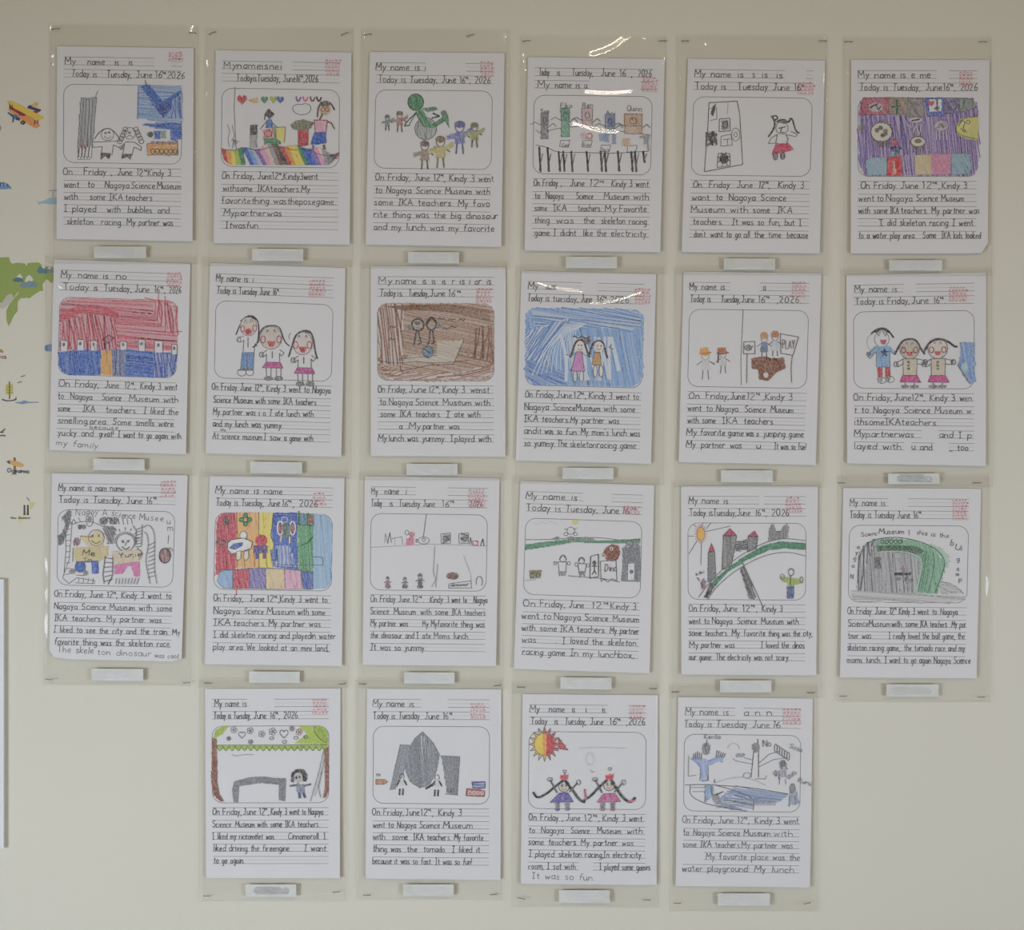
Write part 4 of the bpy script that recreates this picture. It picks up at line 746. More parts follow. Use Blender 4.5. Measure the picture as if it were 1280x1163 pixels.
def d18(D):
    g1 = [(145, 640), (150, 440), (175, 370), (230, 335), (330, 335), (440, 400), (470, 450), (440, 600), (430, 640)]
    D.g('drawn_grey_arch'); D.fill(g1, (150, 148, 150), ang=86, gap=7, base=.6, jit=.25); D.fill([(145, 620), (148, 430), (190, 355), (240, 335), (200, 420), (180, 500), (180, 640)], DG, ang=92, gap=9, base=.3)
    D.fill([(110, 600), (690, 622), (680, 640), (640, 650), (160, 650), (120, 640)], (170, 168, 166), ang=3, gap=9, base=.4)
    D.g('drawn_green_arch'); D.fill([(240, 345), (300, 332), (420, 342), (520, 375), (570, 420), (585, 470), (545, 610), (435, 605), (470, 450), (400, 400), (300, 395), (250, 400)], (116, 168, 130), ang=80, gap=6.5, base=.75, jit=.15)
    D.fill([(440, 380), (500, 400), (520, 450), (490, 600), (440, 600), (472, 450), (430, 405)], (66, 132, 86), ang=100, gap=6, base=.6); D.fill([(240, 370), (320, 364), (440, 372), (480, 395), (440, 412), (300, 398), (246, 402)], (50, 104, 70), ang=0, gap=5, base=.8)
    D.fill([(500, 360), (560, 380), (600, 420), (598, 480), (575, 450), (540, 400)], (160, 196, 168), ang=60, gap=7, base=.6)
    for k in range(5): D.ell(270+k*22, 350, 8, 9, (60, 70, 64), 4)
    for k in range(9): D.ell(256+k*25, 384+(k > 5)*(k-5)*5, 9, 9, (50, 66, 54) if k not in (1, 7) else (140, 80, 80), 4)
    D.line([(145, 560), (150, 440), (180, 365), (240, 335), (340, 325), (450, 345), (540, 385), (582, 440), (580, 480), (530, 610)], (80, 96, 86), 4, True); D.line([(437, 605), (472, 452), (440, 412), (340, 395), (250, 402)], (200, 206, 202), 4, True); D.line([(520, 400), (532, 460), (500, 600)], (80, 110, 90), 4, True)
    D.g('drawn_train'); D.disc(375, 485, 18, 14, (140, 100, 104), gap=5, base=.5); D.line([(330, 512), (412, 510)], (50, 50, 54), 14); D.disc(350, 536, 10, 10, DG); D.disc(388, 536, 10, 10, DG); D.disc(412, 544, 12, 8, BK)
    D.g('drawn_door'); D.fill([(230, 430), (262, 428), (262, 484), (232, 484)], (90, 96, 84), gap=4, base=.8); D.ell(245, 455, 8, 12, BK)
    D.g('drawn_mound'); D.line([(560, 550), (620, 560), (675, 610)], DG, 3.4, True); D.fill([(560, 552), (620, 565), (672, 612), (560, 610)], (170, 168, 166), ang=20, gap=7, base=.3)
    D.g('drawn_writing')
    D.text(165, 326, 245, 318, 22, 'Scienc', DG, 3); D.text(252, 312, 378, 312, 28, 'Museum', DG, 3.4); D.line([(403, 290), (404, 318)], DG, 3)
    D.text(440, 314, 600, 332, 24, 'this is the', DG, 3); D.text(608, 368, 622, 372, 30, 'b', DG, 3.4); D.text(632, 388, 664, 398, 28, 'Ui', DG, 3.4)
    for t, x, y in (('g', 640, 446), ('s', 640, 496), ('m', 638, 522), ('p', 652, 548), ('a', 142, 386), ('y', 134, 414), ('g', 124, 444), ('a', 116, 480), ('N', 110, 536)): D.text(x, y, x+14, y, 24 if t != 'N' else 26, t, DG, 3.4)

def d19(D):
    D.g('drawn_tent_roof'); D.fill([(104, 318), (116, 282), (150, 262), (180, 262), (150, 300), (112, 322)], (164, 186, 62), gap=4.5, base=.9)
    D.fill([(500, 345), (560, 300), (520, 262), (630, 262), (655, 285), (662, 330), (655, 352)], (166, 188, 58), ang=20, gap=5, base=.9, jit=.12); D.fill([(590, 262), (640, 268), (660, 300), (655, 345), (612, 310)], (150, 176, 44), ang=60, gap=4, base=.95)
    sc_ = [(120, 356)]
    for k in range(18): sc_ += [(125+k*30+5, 372+2*(k % 2)), (125+k*30+15, 380), (125+k*30+25, 370)]
    D.fill(sc_[:-1]+[(655, 370), (655, 354)], (158, 184, 62), gap=4.5, base=.95, jit=.1); D.line([(118, 354), (660, 352)], (80, 96, 40), 3.2)
    for k in range(18): D.line([(122+k*30, 358), (132+k*30, 380), (142+k*30, 380), (152+k*30, 358)], (84, 96, 50), 3, True)
    D.line([(600, 262), (590, 285), (620, 325), (655, 345)], (80, 96, 40), 3, True)
    for i, (x, y, r) in enumerate(((205, 280, 16), (284, 284, 16), (340, 300, 16), (392, 288, 18), (486, 274, 12), (520, 290, 16), (180, 322, 10), (286, 338, 11))): D.g('drawn_flower'); flower(D, x, y, r, DG if i != 5 else (150, 80, 80))
    for x, y, r in ((244, 305, 16), (447, 300, 20)): D.g('drawn_heart'); heart(D, x, y, r, PC, False)
    for x, y in ((388, 320), (450, 338), (505, 318), (552, 314)): D.ell(x, y, 10, 7, PC, 2.6)
    D.g('drawn_tree_trunk'); D.fill([(102, 320), (120, 325), (124, 520), (134, 590), (156, 624), (140, 624), (110, 595), (98, 540)], (126, 70, 50), gap=4.5, base=.95, jit=.12)
    D.g('drawn_tree_trunk'); D.fill([(643, 375), (660, 365), (662, 570), (650, 605), (638, 610), (648, 540)], (136, 76, 54), gap=4.5, base=.95, jit=.12)
    D.g('drawn_grey_arch'); D.fill([(206, 628), (198, 570), (208, 530), (270, 512), (335, 506), (400, 514), (456, 514), (452, 620), (424, 620), (424, 542), (330, 536), (230, 550), (224, 628)], (116, 117, 122), ang=10, gap=4.5, base=.98, jit=.1)
    D.g('drawn_girl'); D.fill([(482, 530), (484, 490), (505, 470), (540, 470), (558, 495), (556, 528), (542, 528), (536, 492), (500, 492), (494, 532)], (44, 42, 44), gap=4, base=1, jit=.08); D.disc(517, 508, 20, 24, (190, 180, 176), gap=4, base=1, jit=.06); D.disc(508, 510, 5, 7, BK); D.disc(524, 508, 4, 6, BK)
    D.line([(512, 534), (526, 560), (540, 540)], PC); D.fill([(508, 545), (545, 545), (545, 580), (510, 580)], (116, 134, 156), gap=4, base=.85); D.line([(512, 546), (475, 550)], DG, 9); D.line([(545, 550), (578, 542)], DG, 9); D.line([(522, 580), (524, 610)], (70, 84, 120), 12); D.line([(540, 580), (550, 608)], (70, 84, 120), 10)
    D.g('drawn_rope'); D.line([(640, 375), (620, 470), (575, 625)], PC, 2.6); D.line([(650, 380), (615, 560), (625, 605)], PC, 2.6); D.line([(645, 420), (596, 600)], GR, 2.6); D.line([(195, 398), (215, 408), (250, 398), (300, 400)], GR, 2.2, True)

def d20(D):
    D.g('drawn_planetarium_dome'); D.fill([(362, 270), (410, 318), (445, 380), (430, 460), (400, 520), (350, 542), (300, 510), (275, 440), (290, 360), (325, 300)], (122, 124, 130), ang=84, gap=5, base=.85, jit=.2); D.line([(362, 270), (410, 318), (445, 385), (425, 470), (395, 525), (350, 542), (298, 508), (274, 440), (290, 360), (325, 300), (362, 270)], DG, 3, True); D.fill([(350, 285), (385, 300), (390, 400), (355, 420)], DG, ang=88, gap=8, base=.3)
    D.g('drawn_grey_tower'); D.fill([(254, 335), (296, 332), (290, 400), (262, 490), (232, 548), (205, 550), (222, 470)], (136, 137, 142), ang=100, gap=5, base=.85, jit=.2); D.line([(205, 550), (254, 332), (296, 336)], DG)
    D.g('drawn_grey_tower'); D.fill([(452, 386), (542, 392), (530, 575), (480, 570), (466, 470)], (124, 125, 130), ang=90, gap=5, base=.88, jit=.2); D.line([(445, 386), (542, 390), (530, 575), (470, 570)], DG); D.text(478, 562, 512, 562, 20, '100', BK, 3)
    for x, y in ((262, 480), (432, 485)):
        D.g('drawn_child'); D.ell(x, y+6, 11, 14, BK, 3.4); D.fill([(x-10, y+18), (x+10, y+18), (x+12, y+50), (x-12, y+50)], (210, 206, 204), gap=4, base=1); D.line([(x-10, y+22), (x-24, y+48)], BK, 8) ; D.line([(x+10, y+22), (x+24, y+48)], BK, 8); D.line([(x-10, y+64), (x-12, y+96)], BK, 9); D.line([(x+6, y+64), (x+4, y+96)], BK, 9)
    D.line([(376, 545), (420, 518)], BK, 12)
    D.g('drawn_rocket'); D.disc(148, 478, 11, 7, (130, 110, 90), gap=3); D.fill([(136, 500), (175, 500), (194, 512), (174, 524), (136, 524)], (190, 120, 70), gap=4, base=.85); D.line([(136, 500), (175, 500), (194, 512), (174, 524), (136, 524), (136, 500)], DG, 2.6)
    D.g('drawn_bus'); q = [(600, 512), (664, 512), (664, 542), (606, 542)]; D.fill(q, (80, 96, 160), ang=0, gap=8, base=.4); D.line(q+[q[0]], (60, 70, 120), 4); q = [(576, 545), (662, 556), (660, 582), (572, 578)]
    D.g('drawn_bus'); D.fill(q, (176, 74, 62), ang=0, gap=7, base=.5); D.line(q+[q[0]], (120, 50, 50), 4.4)
    for k in range(4): D.ell(590+k*20, 566, 7, 8, (226, 210, 206), 3)

def d21(D):
    D.g('drawn_sun')
    for q, c in (([(152, 300), (180, 280), (188, 280), (188, 385), (165, 380), (148, 345)], (232, 200, 70)), ([(188, 278), (206, 278), (208, 385), (188, 385)], (236, 152, 72)), ([(206, 278), (232, 290), (248, 320), (244, 355), (225, 380), (206, 385)], (196, 52, 56))): D.fill(q, c, gap=4.5, base=.98, jit=.08)
    D.ell(196, 330, 50, 54, DG, 3)
    for k in range(16):
        a = k*math.tau/16; q = [(196+50*math.cos(a-.16), 330+54*math.sin(a-.16)), (196+76*math.cos(a), 330+84*math.sin(a)), (196+50*math.cos(a+.16), 330+54*math.sin(a+.16))]
        D.fill(q, (214, 170, 80) if 3 < k < 12 else (190, 60, 56), gap=4, base=.8); D.line(q, DG, 3)
    D.fill([(262, 300), (308, 358), (262, 345)], (196, 52, 66), gap=5, base=.7); D.line([(262, 300), (308, 358), (250, 348)], (120, 40, 50))
    for cx, dress, tip in ((290, (96, 84, 160), None), (508, (190, 84, 136), (190, 96, 110))):
        D.g('drawn_princess'); hy = 532 if cx < 400 else 526
        D.disc(cx, hy, 26, 26, (206, 196, 180), gap=4, base=.9, jit=.05); D.ell(cx, hy, 27, 28, BK, 3); D.disc(cx-9, hy-4, 5, 7, BK); D.disc(cx+11, hy-4, 5, 7, BK); D.line([(cx-10, hy+12), (cx, hy+18), (cx+12, hy+12)], RD, 3, True)
        if cx < 400: L_ = [(cx-4, 505), (240, 540), (205, 570), (160, 592), (140, 560)]; R_ = [(cx+4, 505), (330, 550), (365, 600), (392, 610)]
        else: L_ = [(cx-6, 500), (460, 535), (420, 580), (385, 600)]; R_ = [(cx+6, 500), (548, 550), (575, 590), (612, 614), (635, 586)]
        D.line(L_, (48, 44, 46), 11, True); D.line(R_, (48, 44, 46), 12, True)
        if tip: D.line([(390, 545), (396, 600)], tip, 8); D.line([(600, 606), (634, 600)], tip, 9)
        cr = [(cx-16, 500), (cx-18, 476), (cx-6, 486), (cx+4, 470), (cx+12, 484), (cx+22, 472), (cx+16, 500)] ; D.fill(cr, (214, 60, 74), gap=4, base=1, jit=.05); heart(D, cx+4, 462 if cx < 400 else 450, 8, DG if cx > 400 else (100, 70, 130), False)
        q = [(cx-22, 566), (cx+18, 564), (cx+44, 608), (cx-66, 610)] if cx < 400 else [(cx-28, 570), (cx+26, 566), (cx+54, 606), (cx-58, 610)]
        D.fill(q, dress, gap=4.5, base=.9, jit=.12); D.line(q+[q[0]], mix(dress, BK, .4), 3); D.disc(cx, 592, 9, 9, mix(dress, BK, .3), gap=3)
        D.line([(cx-34, 564), (cx-68, 500)], PC, 7); D.line([(cx+26, 560), (cx+66, 515)], PC, 7); D.ell(cx-68, 500, 12, 9, PC); D.ell(cx+70, 514, 10, 12, PC)
        for x in (cx-32, cx+16): D.fill([(x-9, 612), (x+9, 612), (x+10, 642), (x-8, 642)], DG, gap=4, base=.6); D.disc(x, 644, 11, 7, mix(dress, BK, .3), gap=3)
    D.g('drawn_faint_lines'); D.line([(360, 350), (440, 344), (590, 350)], (198, 198, 200), 2.6); D.ell(415, 400, 20, 30, (200, 200, 202), 2.6); D.line([(415, 450), (425, 466), (440, 460)], (214, 150, 160), 3)

def d22(D):
    P2 = (128, 128, 134)
    D.g('drawn_pool'); D.fill([(280, 560), (340, 520), (420, 530), (600, 552), (560, 590), (440, 600), (340, 630), (240, 600)], (126, 142, 180), ang=8, gap=7, base=.65, jit=.2); D.fill([(300, 560), (430, 570), (430, 628), (260, 604)], (120, 134, 172), ang=12, gap=9, base=.2)
    D.line([(100, 508), (200, 505), (300, 512), (420, 520), (600, 552)], BK, 3.6, True); D.line([(126, 510), (122, 560), (200, 600), (300, 618), (400, 634)], DG, 4.4, True); D.line([(230, 505), (330, 530), (438, 572), (430, 630)], DG, 4.4, True)
    for k in range(4): D.line([(250, 588+k*10), (400, 580+k*8), (540, 586+k*6)], P2, 3, True)
    D.line([(130, 520), (210, 520), (200, 540), (135, 540)], P2)
    for nm, cx, ty, c in (('a', 202, 298, (134, 156, 206)), ):
        D.g('drawn_child'); D.disc(202, 334, 20, 30, DG, gap=5, base=.6); D.line([(208, 290), (200, 320)], BK, 4); D.fill([(182, 376), (215, 388), (212, 485), (174, 485)], (150, 170, 212), ang=80, gap=7, base=.6, op=.9); D.line([(180, 375), (172, 488)], PC); D.line([(212, 400), (212, 488)], PC)
        D.fill([(212, 392), (270, 366), (288, 370), (280, 392), (216, 408)], (130, 152, 206), ang=-20, gap=6, base=.6); D.fill([(182, 400), (150, 366), (132, 376), (140, 392), (176, 430)], (130, 152, 206), ang=50, gap=6, base=.6)
        for k in range(5): D.line([(140+k*9, 385), (142+k*10, 345+abs(k-2)*6)], DG, 5); D.line([(250+k*9, 375), (256+k*10, 340+k*4)], DG, 5)
    D.g('drawn_child'); D.line([(452, 285), (454, 310)], BK, 3.6); D.disc(444, 328, 18, 24, (120, 118, 120), gap=5, base=.7); D.line([(432, 350), (420, 470)], PC, 4); D.line([(456, 350), (456, 470)], PC, 4); D.line([(430, 408), (350, 392), (330, 380)], P2, 3); D.line([(430, 388), (385, 376)], P2); D.disc(368, 364, 22, 10, P2, gap=5, base=.4); D.ell(335, 335, 28, 28, (180, 178, 180), 3, 190, 360)
    D.line([(458, 402), (510, 358), (560, 345)], P2, 3.4); D.line([(458, 420), (530, 385), (600, 375)], P2, 3.4)
    for k in range(6): D.ell(540+k*12, 330+k*8, 7, 20, DG, 3.4)
    D.g('drawn_child'); D.disc(574, 408, 16, 20, DG, gap=5, base=.7); D.line([(560, 440), (555, 480)], (120, 116, 136), 10); D.fill([(562, 420), (592, 420), (590, 470), (560, 470)], (150, 146, 166), gap=6, base=.6); D.disc(540, 452, 14, 14, DG, gap=5, base=.4); D.fill([(590, 470), (630, 440), (640, 455), (600, 480)], (150, 148, 160), gap=6); D.line([(558, 480), (556, 505)], P2); D.line([(586, 480), (588, 505)], P2)
    D.g('drawn_child'); D.disc(620, 530, 15, 30, DG, gap=5, base=.7); D.fill([(604, 550), (640, 540), (648, 600), (606, 604)], (150, 158, 176), ang=80, gap=7, base=.5); D.line([(606, 560), (604, 612)], (110, 120, 150), 5); D.line([(632, 560), (634, 605)], (110, 120, 150), 5)
    D.g('drawn_child'); D.fill([(196, 510), (236, 508), (240, 560), (196, 590)], (130, 156, 190), ang=80, gap=7, base=.6); D.line([(200, 512), (196, 590)], PC); D.line([(222, 512), (236, 570)], PC, 4); D.disc(250, 570, 18, 20, DG, gap=6, base=.4); D.line([(240, 560), (285, 540)], DG, 4, n=3); D.line([(180, 490), (210, 485), (212, 455)], DG, 3); D.line([(243, 480), (243, 500)], BK, 3.4)
    D.g('drawn_hill'); D.line([(240, 500), (300, 478), (370, 468), (430, 480), (490, 510)], (180, 180, 180), 3, True); D.ell(400, 462, 18, 14, P2, 2.4); D.line([(440, 478), (490, 478), (494, 460)], P2, 2.6); D.line([(118, 365), (116, 466), (155, 460)], P2, 2.8)
    D.g('drawn_word'); D.text(194, 286, 272, 286, 24, 'Kento', P2, 3.4); D.g('drawn_word'); D.text(478, 322, 516, 322, 32, 'No', DG, 3.4); D.g('drawn_word'); D.text(604, 328, 664, 350, 22, 'Sota', P2, 3); D.g('drawn_word'); D.text(646, 494, 706, 512, 24, 'Ruru', P2, 3.4)

# ------------------------------------------------------------------ the sheets: crop origin, crop scale, paper corners, sleeve, sticker, text, gaps, stamp
SH = [
 dict(o=(55,35), s=4.01, q=[(68,93),(752,103),(748,1072),(68,1060)], sl=(62,33,249,331), lb=(119,309,184,323.5), fn=d1, st=(622,118,704,168),
  d='blue V roof and two round-headed stick children beside a grey tower', row=0, gaps=[(0,555,640)],
  t=["0;108,160,My|222,306,name|358,376,is|428,446,is", "1;140,268,Today is|318,440,Tuesday,|466,545,June|562,614,16^|618,706,2026", "2;100,145,On|205,345,Friday ,|372,445,June|468,520,12^|525,640,Kindy 3", "3;105,180,went|222,255,to|310,430,Nagoya|440,560,Science|572,690,Museum", "4;105,172,with|235,310,some|330,400,IKA|412,572,teachers .", "5;105,265,I played|322,385,with|425,545,bubbles|575,632,and", "6;120,250,skeleton|292,462,racing. My|480,650,partner was"]),
 dict(o=(250,35), s=4.01, q=[(80,113),(760,125),(752,1088),(72,1080)], sl=(256,36,442,334), lb=(316,312,380,327), fn=d2, st=(628,155,706,240),
  d='wavy rainbow striped floor under a row of small hearts', row=0, gaps=[(0,415,465)],
  t=["0;122,410,Mynameisnei", "1;185,600,TodayisTuesday, June16^,2026.", "2;112,592,On Friday, June12^,Kindy3went", "3;118,552,withsome IKAteachers.My", "4;112,682,favoritething wastheposegame.", "5;122,412,Mypartnerwas", "6;130,302,Itwasfun."]),
 dict(o=(445,35), s=4.01, q=[(70,122),(745,128),(728,1100),(50,1088)], sl=(451,38,637,337), lb=(510.5,316,574,330), fn=d3, st=(622,165,698,245),
  d='green long-necked dinosaur with six small coloured children around it', row=0, gaps=[(0,350,550)],
  t=["0;100,350,My name is i", "1;112,672,Today is Tuesday, June 16^, 2026", "2;98,690,On Friday, June 12^, Kindy 3 went", "3;98,670,to Nagoya Science Museum with", "4;94,670,some IKA teachers. My favo", "5;92,710,rite thing was the big dinosaur", "6;92,692,and my lunch was my favorite"]),
 dict(o=(645,35), s=3.875, q=[(58,143),(720,152),(697,1088),(42,1080)], sl=(650,46,833,343), lb=(707,322,771,336), fn=d4, st=(606,235,690,310),
  d='five square-bodied figures standing behind a long table', row=0, gaps=[(1,355,600)],
  t=["0;112,160,Today|198,212,is|270,372,Tuesday,|412,478,June|502,562,16 ,|590,655,2026", "1;105,160,My|190,345,name is a", "2;85,220,On Friday ,|262,330,June|355,425,12^|462,640,Kindy 3 went", "3;92,115,to|145,228,Nagoya|292,372,Science|425,545,Museum|568,640,with", "4;90,150,some|180,245,IKA|300,412,teachers.|432,485,My|500,630,Favorite", "5;90,160,thing|195,280,was|325,378,the|412,630,skeleton racing", "6;90,170,game.|180,290,I didnt|325,435,like the|460,638,electricity."]),
 dict(o=(840,40), s=3.875, q=[(77,131),(740,140),(712,1075),(45,1068)], sl=(845,46,1034,345), lb=(904,324,968,338), fn=d5, st=(606,240,688,305),
  d='tall board of bug pictures and pigtailed girl in red skirt', row=0, gaps=[(0,545,650)],
  t=["0;108,285,My name|318,345,is|388,400,s|435,462,is|505,535,is", "1;112,260,Today is|315,640,Tuesday June 16^", "2;100,142,On|178,275,Friday|312,388,June|418,470,12^,|512,635,Kindy 3", "3;95,180,want|212,240,to|275,400,Nagoya|428,548,Science", "4;92,250,Museum|280,365,with|390,470,some|505,580,IKA", "5;100,245,teachers.|288,625,It was so fun, but I", "6;105,160,don't|185,330,want to go|345,525,all the time|555,655,because"]),
 dict(o=(1045,40), s=3.876, q=[(72,137),(742,138),(730,1075),(68,1075)], sl=(1053,48,1239,346), lb=(1110,326,1176,339), fn=d6, st=(592,190,662,265),
  d='purple room of spotted animals, picture panels and pastel benches', row=0, gaps=[(0,485,545)], notch=True,
  t=["0;106,285,My name|310,455,is e me", "1;112,248,Today is|272,405,Tuesday,|432,510,June|518,575,16^,|600,682,2026", "2;116,285,On Friday|310,395,June|415,500,12^,|510,632,Kindy 3", "3;106,180,went|195,225,to|240,365,Nagoya|385,615,Science Museum", "4;106,245,with some|258,300,IKA|312,440,teachers.|460,690,My partner was", "5;205,228,I|245,660,did skeleton racing I went", "6;106,380,to a water play area.|415,480,Some|505,695,IKA kids looked"]),
 dict(o=(50,305), s=4.01, q=[(72,78),(755,100),(735,1055),(52,1033)], sl=(57,321,246,594), lb=(118,574,182,588), fn=d7, st=(635,140,715,215),
  d='red crayon sky over a blue ground with small white ghosts', row=1, gaps=[],
  t=["0;108,160,My|195,345,name is|385,438,no", "1;120,245,Today|272,290,is|325,460,Tuesday,|478,550,June|575,630,16^,|650,708,2026", "2;98,150,On|180,298,Friday,|330,400,June|430,480,12^,|508,690,Kindy 3 went", "3;95,122,to|158,265,Nagoya|315,410,Science|452,600,Museum|622,696,with", "4;95,155,some|218,280,IKA|335,492,teachers.|522,695,I liked the", "5;95,242,smelling|255,460,area. Some|485,672,smells were", "6;95,270,yucky and|300,372,great!|395,710,I want to go again with"],
  x=[(255,928,395,932,22,'because'), (86,1010,305,1028,30,'my family.')]),
 dict(o=(250,305), s=4.01, q=[(52,96),(730,122),(710,1068),(32,1050)], sl=(252,325,440,598), lb=(313.6,577.6,378.4,592), fn=d8, st=(545,175,632,262),
  d='three big-headed girls with rosy cheeks holding hands, one in jeans', row=1, gaps=[],
  t=["0;82,240,My name is|262,272,i", "1;86,402,Today is Tuesday June 16^.", "2;62,655,On Friday June 12^, Kindy 3 went to Nagoya", "3;70,590,Science Museum with some IKA teachers.", "4;68,570,My partner was i o I ate lunch with", "5;68,415,and my lunch was yummy.", "6;66,312,At science museum|322,405,I saw|425,568,a game with"],
  x=[(105,938,132,940,14,'the')]),
 dict(o=(445,305), s=3.94, q=[(73,110),(737,114),(735,1048),(75,1044)], sl=(450,328,634,601), lb=(508.5,580,572,594), fn=d9, st=(590,215,670,290),
  d='brown crayon background with two dark children and a blue ball', row=1, gaps=[],
  t=["0;112,178,My|198,298,name|330,345,is|375,392,is|425,442,is|475,665,r is i ar is", "1;118,195,Today|205,228,is|258,358,Tuesday,|365,440,June|455,525,16^.", "2;110,250,On Friday,|262,345,June|360,415,12^,|430,535,Kindy 3|565,655,wenst", "3;118,148,to|165,278,Nagoya|295,405,Science|430,568,Museum|588,660,with", "4;122,195,some|215,272,IKA|295,420,teachers.|442,465,I|485,610,ate with", "5;215,230,a|250,318,.My|332,510,partner was", "6;110,152,My|165,305,lunch was|328,480,yummy. I|488,665,played with"]),
 dict(o=(640,315), s=4.01, q=[(48,95),(722,113),(695,1062),(20,1045)], sl=(644,334,830,606), lb=(703,585,766.7,599), fn=d10, st=(612,180,695,262),
  d='bright blue crayon background with girls in pink and orange dresses', row=1, gaps=[(0,350,430)],
  t=["0;80,130,My|170,220,name", "1;78,185,Today is|205,330,tuesday,|345,400,June|425,475,16^|490,595,2026.", "2;66,215,On Friday,|222,300,June|310,370,12^,|385,470,Kindy|485,635,3 went to", "3;64,182,Nagoya|205,615,ScienceMuseum with some", "4;60,130,IKA|150,535,teachers.My partner was", "5;60,120,and|130,250,it was so|268,330,fun.|345,640,My mom's lunch was", "6;62,215,so yummy.|225,275,The|290,520,skeletonracing|540,618,game"]),
 dict(o=(840,320), s=4.01, q=[(58,80),(748,87),(717,1048),(32,1033)], sl=(842,335,1029,610), lb=(900.6,588,965,603), fn=d11, st=(596,125,670,210),
  d='pencil line dividing four capped children and a brown trampoline', row=1, gaps=[(0,290,440)],
  t=["0;88,262,My name is|455,490,a .", "1;90,192,Today is|245,340,Tuesday,|348,412,June|430,485,16^|525,645,,2026.", "2;82,135,On|170,282,Friday,|290,362,June|372,435,12^|455,600,,Kindy 3", "3;78,145,went|170,200,to|220,328,Nagoya|362,465,Science|492,605,Museum", "4;76,215,with some|250,325,IKA|358,512,teachers.", "5;70,120,My|140,262,favorite|278,355,game|370,430,was a|455,655,jumping game", "6;68,115,My|145,262,partner|290,345,was|420,440,u|510,668,It was so fun!"]),
 dict(o=(1040,320), s=3.876, q=[(68,93),(745,80),(740,1018),(70,1005)], sl=(1050,337,1240,610), lb=(1109,592,1173,605), fn=d12, st=(562,145,655,222),
  d='child with a blue star shirt beside two girls in pink skirts', row=1, gaps=[(0,345,405),(5,430,510),(6,345,380),(6,490,560)],
  t=["0;108,312,My name is", "1;112,372,Today is Friday,|385,548,June 16^.", "2;102,285,On Friday,|298,445,June12^,|470,672,Kindy 3 wen", "3;104,670,t to Nagoya Science Museum w", "4;104,508,ithsomeIKAteachers.", "5;104,390,Mypartnerwas|515,670,and I p", "6;104,330,layed with|382,480,u and|565,655,;, too"]),
 dict(o=(50,570), s=4.01, q=[(62,85),(742,97),(713,1030),(52,1015)], sl=(55,586,240,857), lb=(116,835.6,180.4,850.5), fn=d13, st=(605,120,683,208),
  d='busy pencil drawing of two smiling friends inside brick arches', row=2, gaps=[], ragged=True,
  t=["0;95,425,My name is nam name", "1;98,592,Today is Tuesday, June 16^.", "2;76,662,On Friday, June 12^, Kindy 3 went to", "3;76,665,Nagoya Science Museum with some", "4;76,612,IKA teachers. My partner was", "5;72,705,I liked to see the city and the train. My", "6;78,660,favorite thing was the skeleton race."],
  x=[(92,984,272,990,34,'The skele'), (292,996,560,1004,32,'ton dinosaur'), (578,1008,702,1016,26,'was cool.')]),
 dict(o=(245,570), s=4.01, q=[(70,98),(745,110),(733,1052),(48,1042)], sl=(249,590,436,860), lb=(312.3,839,375.4,853), fn=d14, st=(585,180,655,250),
  d='tall rainbow stripes with a white rabbit and a red-hatted child', row=2, gaps=[],
  t=["0;98,435,My name is name", "1;102,340,Today is Tuesday,|362,420,June|432,610,16^, 2026", "2;90,238,On Friday,|272,345,June|360,420,12^,|425,660,Kindy 3 went to", "3;92,222,Nagoya|245,340,Science|358,495,Museum|512,648,with some", "4;90,175,IKA|190,352,teachers.|368,625,My partner was", "5;92,700,I did skeleton racing and playedin water", "6;90,245,play area.|258,665,We looked at an mini land,"]),
 dict(o=(440,575), s=4.01, q=[(65,82),(740,92),(722,1032),(55,1025)], sl=(448,592,630,861), lb=(505.6,840,568.4,854), fn=d15, st=(580,143,672,235),
  d='faint pencil shelf above three tiny children and a brown exhibit', row=2, gaps=[(0,320,480)],
  t=["0;98,130,My|165,235,name|268,275,i", "1;98,150,Today|190,205,is|235,415,Tuesday June|452,512,16^|590,655,2026", "2;94,290,On Friday June|305,360,12^.|392,455,Kindy|478,575,3 went to|610,678,Nagoya", "3;94,185,Science|212,320,Museum|345,482,with some|500,668,IKA teachers", "4;94,280,My partner was|355,425,My My|430,665,favorite thing was", "5;94,310,the dinosaur and|325,395,I ate|412,590,Moms lunch.", "6;94,370,It was so yummy."]),
 dict(o=(635,580), s=4.01, q=[(62,85),(733,107),(708,1048),(30,1025)], sl=(640,597,824,868), lb=(700.3,846.5,764.2,861), fn=d16, st=(575,208,660,252),
  d='green hill line, a brown dinosaur head and a grey building', row=2, gaps=[(0,375,520)],
  t=["0;88,345,My name is", "1;92,262,Today is|288,555,Tuesday, June|570,650,16^.", "2;76,135,On|162,285,Friday,|305,380,June|420,498,12^|515,640,Kindy 3", "3;68,155,went|175,215,to|232,362,Nagoya|385,500,Science|525,655,Museum", "4;68,242,with some|258,328,IKA|345,490,teachers.|510,655,My partner", "5;68,140,was|235,245,.|272,640,I loved the skeleton", "6;72,285,racing game|310,630,In my lunchbox,"]),
 dict(o=(835,590), s=4.01, q=[(65,70),(750,72),(740,1018),(65,1013)], sl=(839,603,1027,872), lb=(899.3,850,963.4,865), fn=d17, st=(585,122,667,205),
  d='grey towers with pink roofs above a curving green road', row=2, gaps=[(0,455,480)],
  t=["0;102,300,My name is", "1;108,340,Today isTuesday,|345,410,June|435,605,16^, 2026", "2;104,258,On Friday,|275,345,June|372,445,12^,|470,570,Kindy 3", "3;104,205,went to|220,318,Nagoya|345,440,Science|465,650,Museum with", "4;104,300,some teachers.|318,355,My|378,485,favorite|500,720,thing was the city,", "5;106,150,My|165,330,partner was|462,680,I loved the dinos", "6;104,218,aur game.|238,605,The electricity was not scary."]),
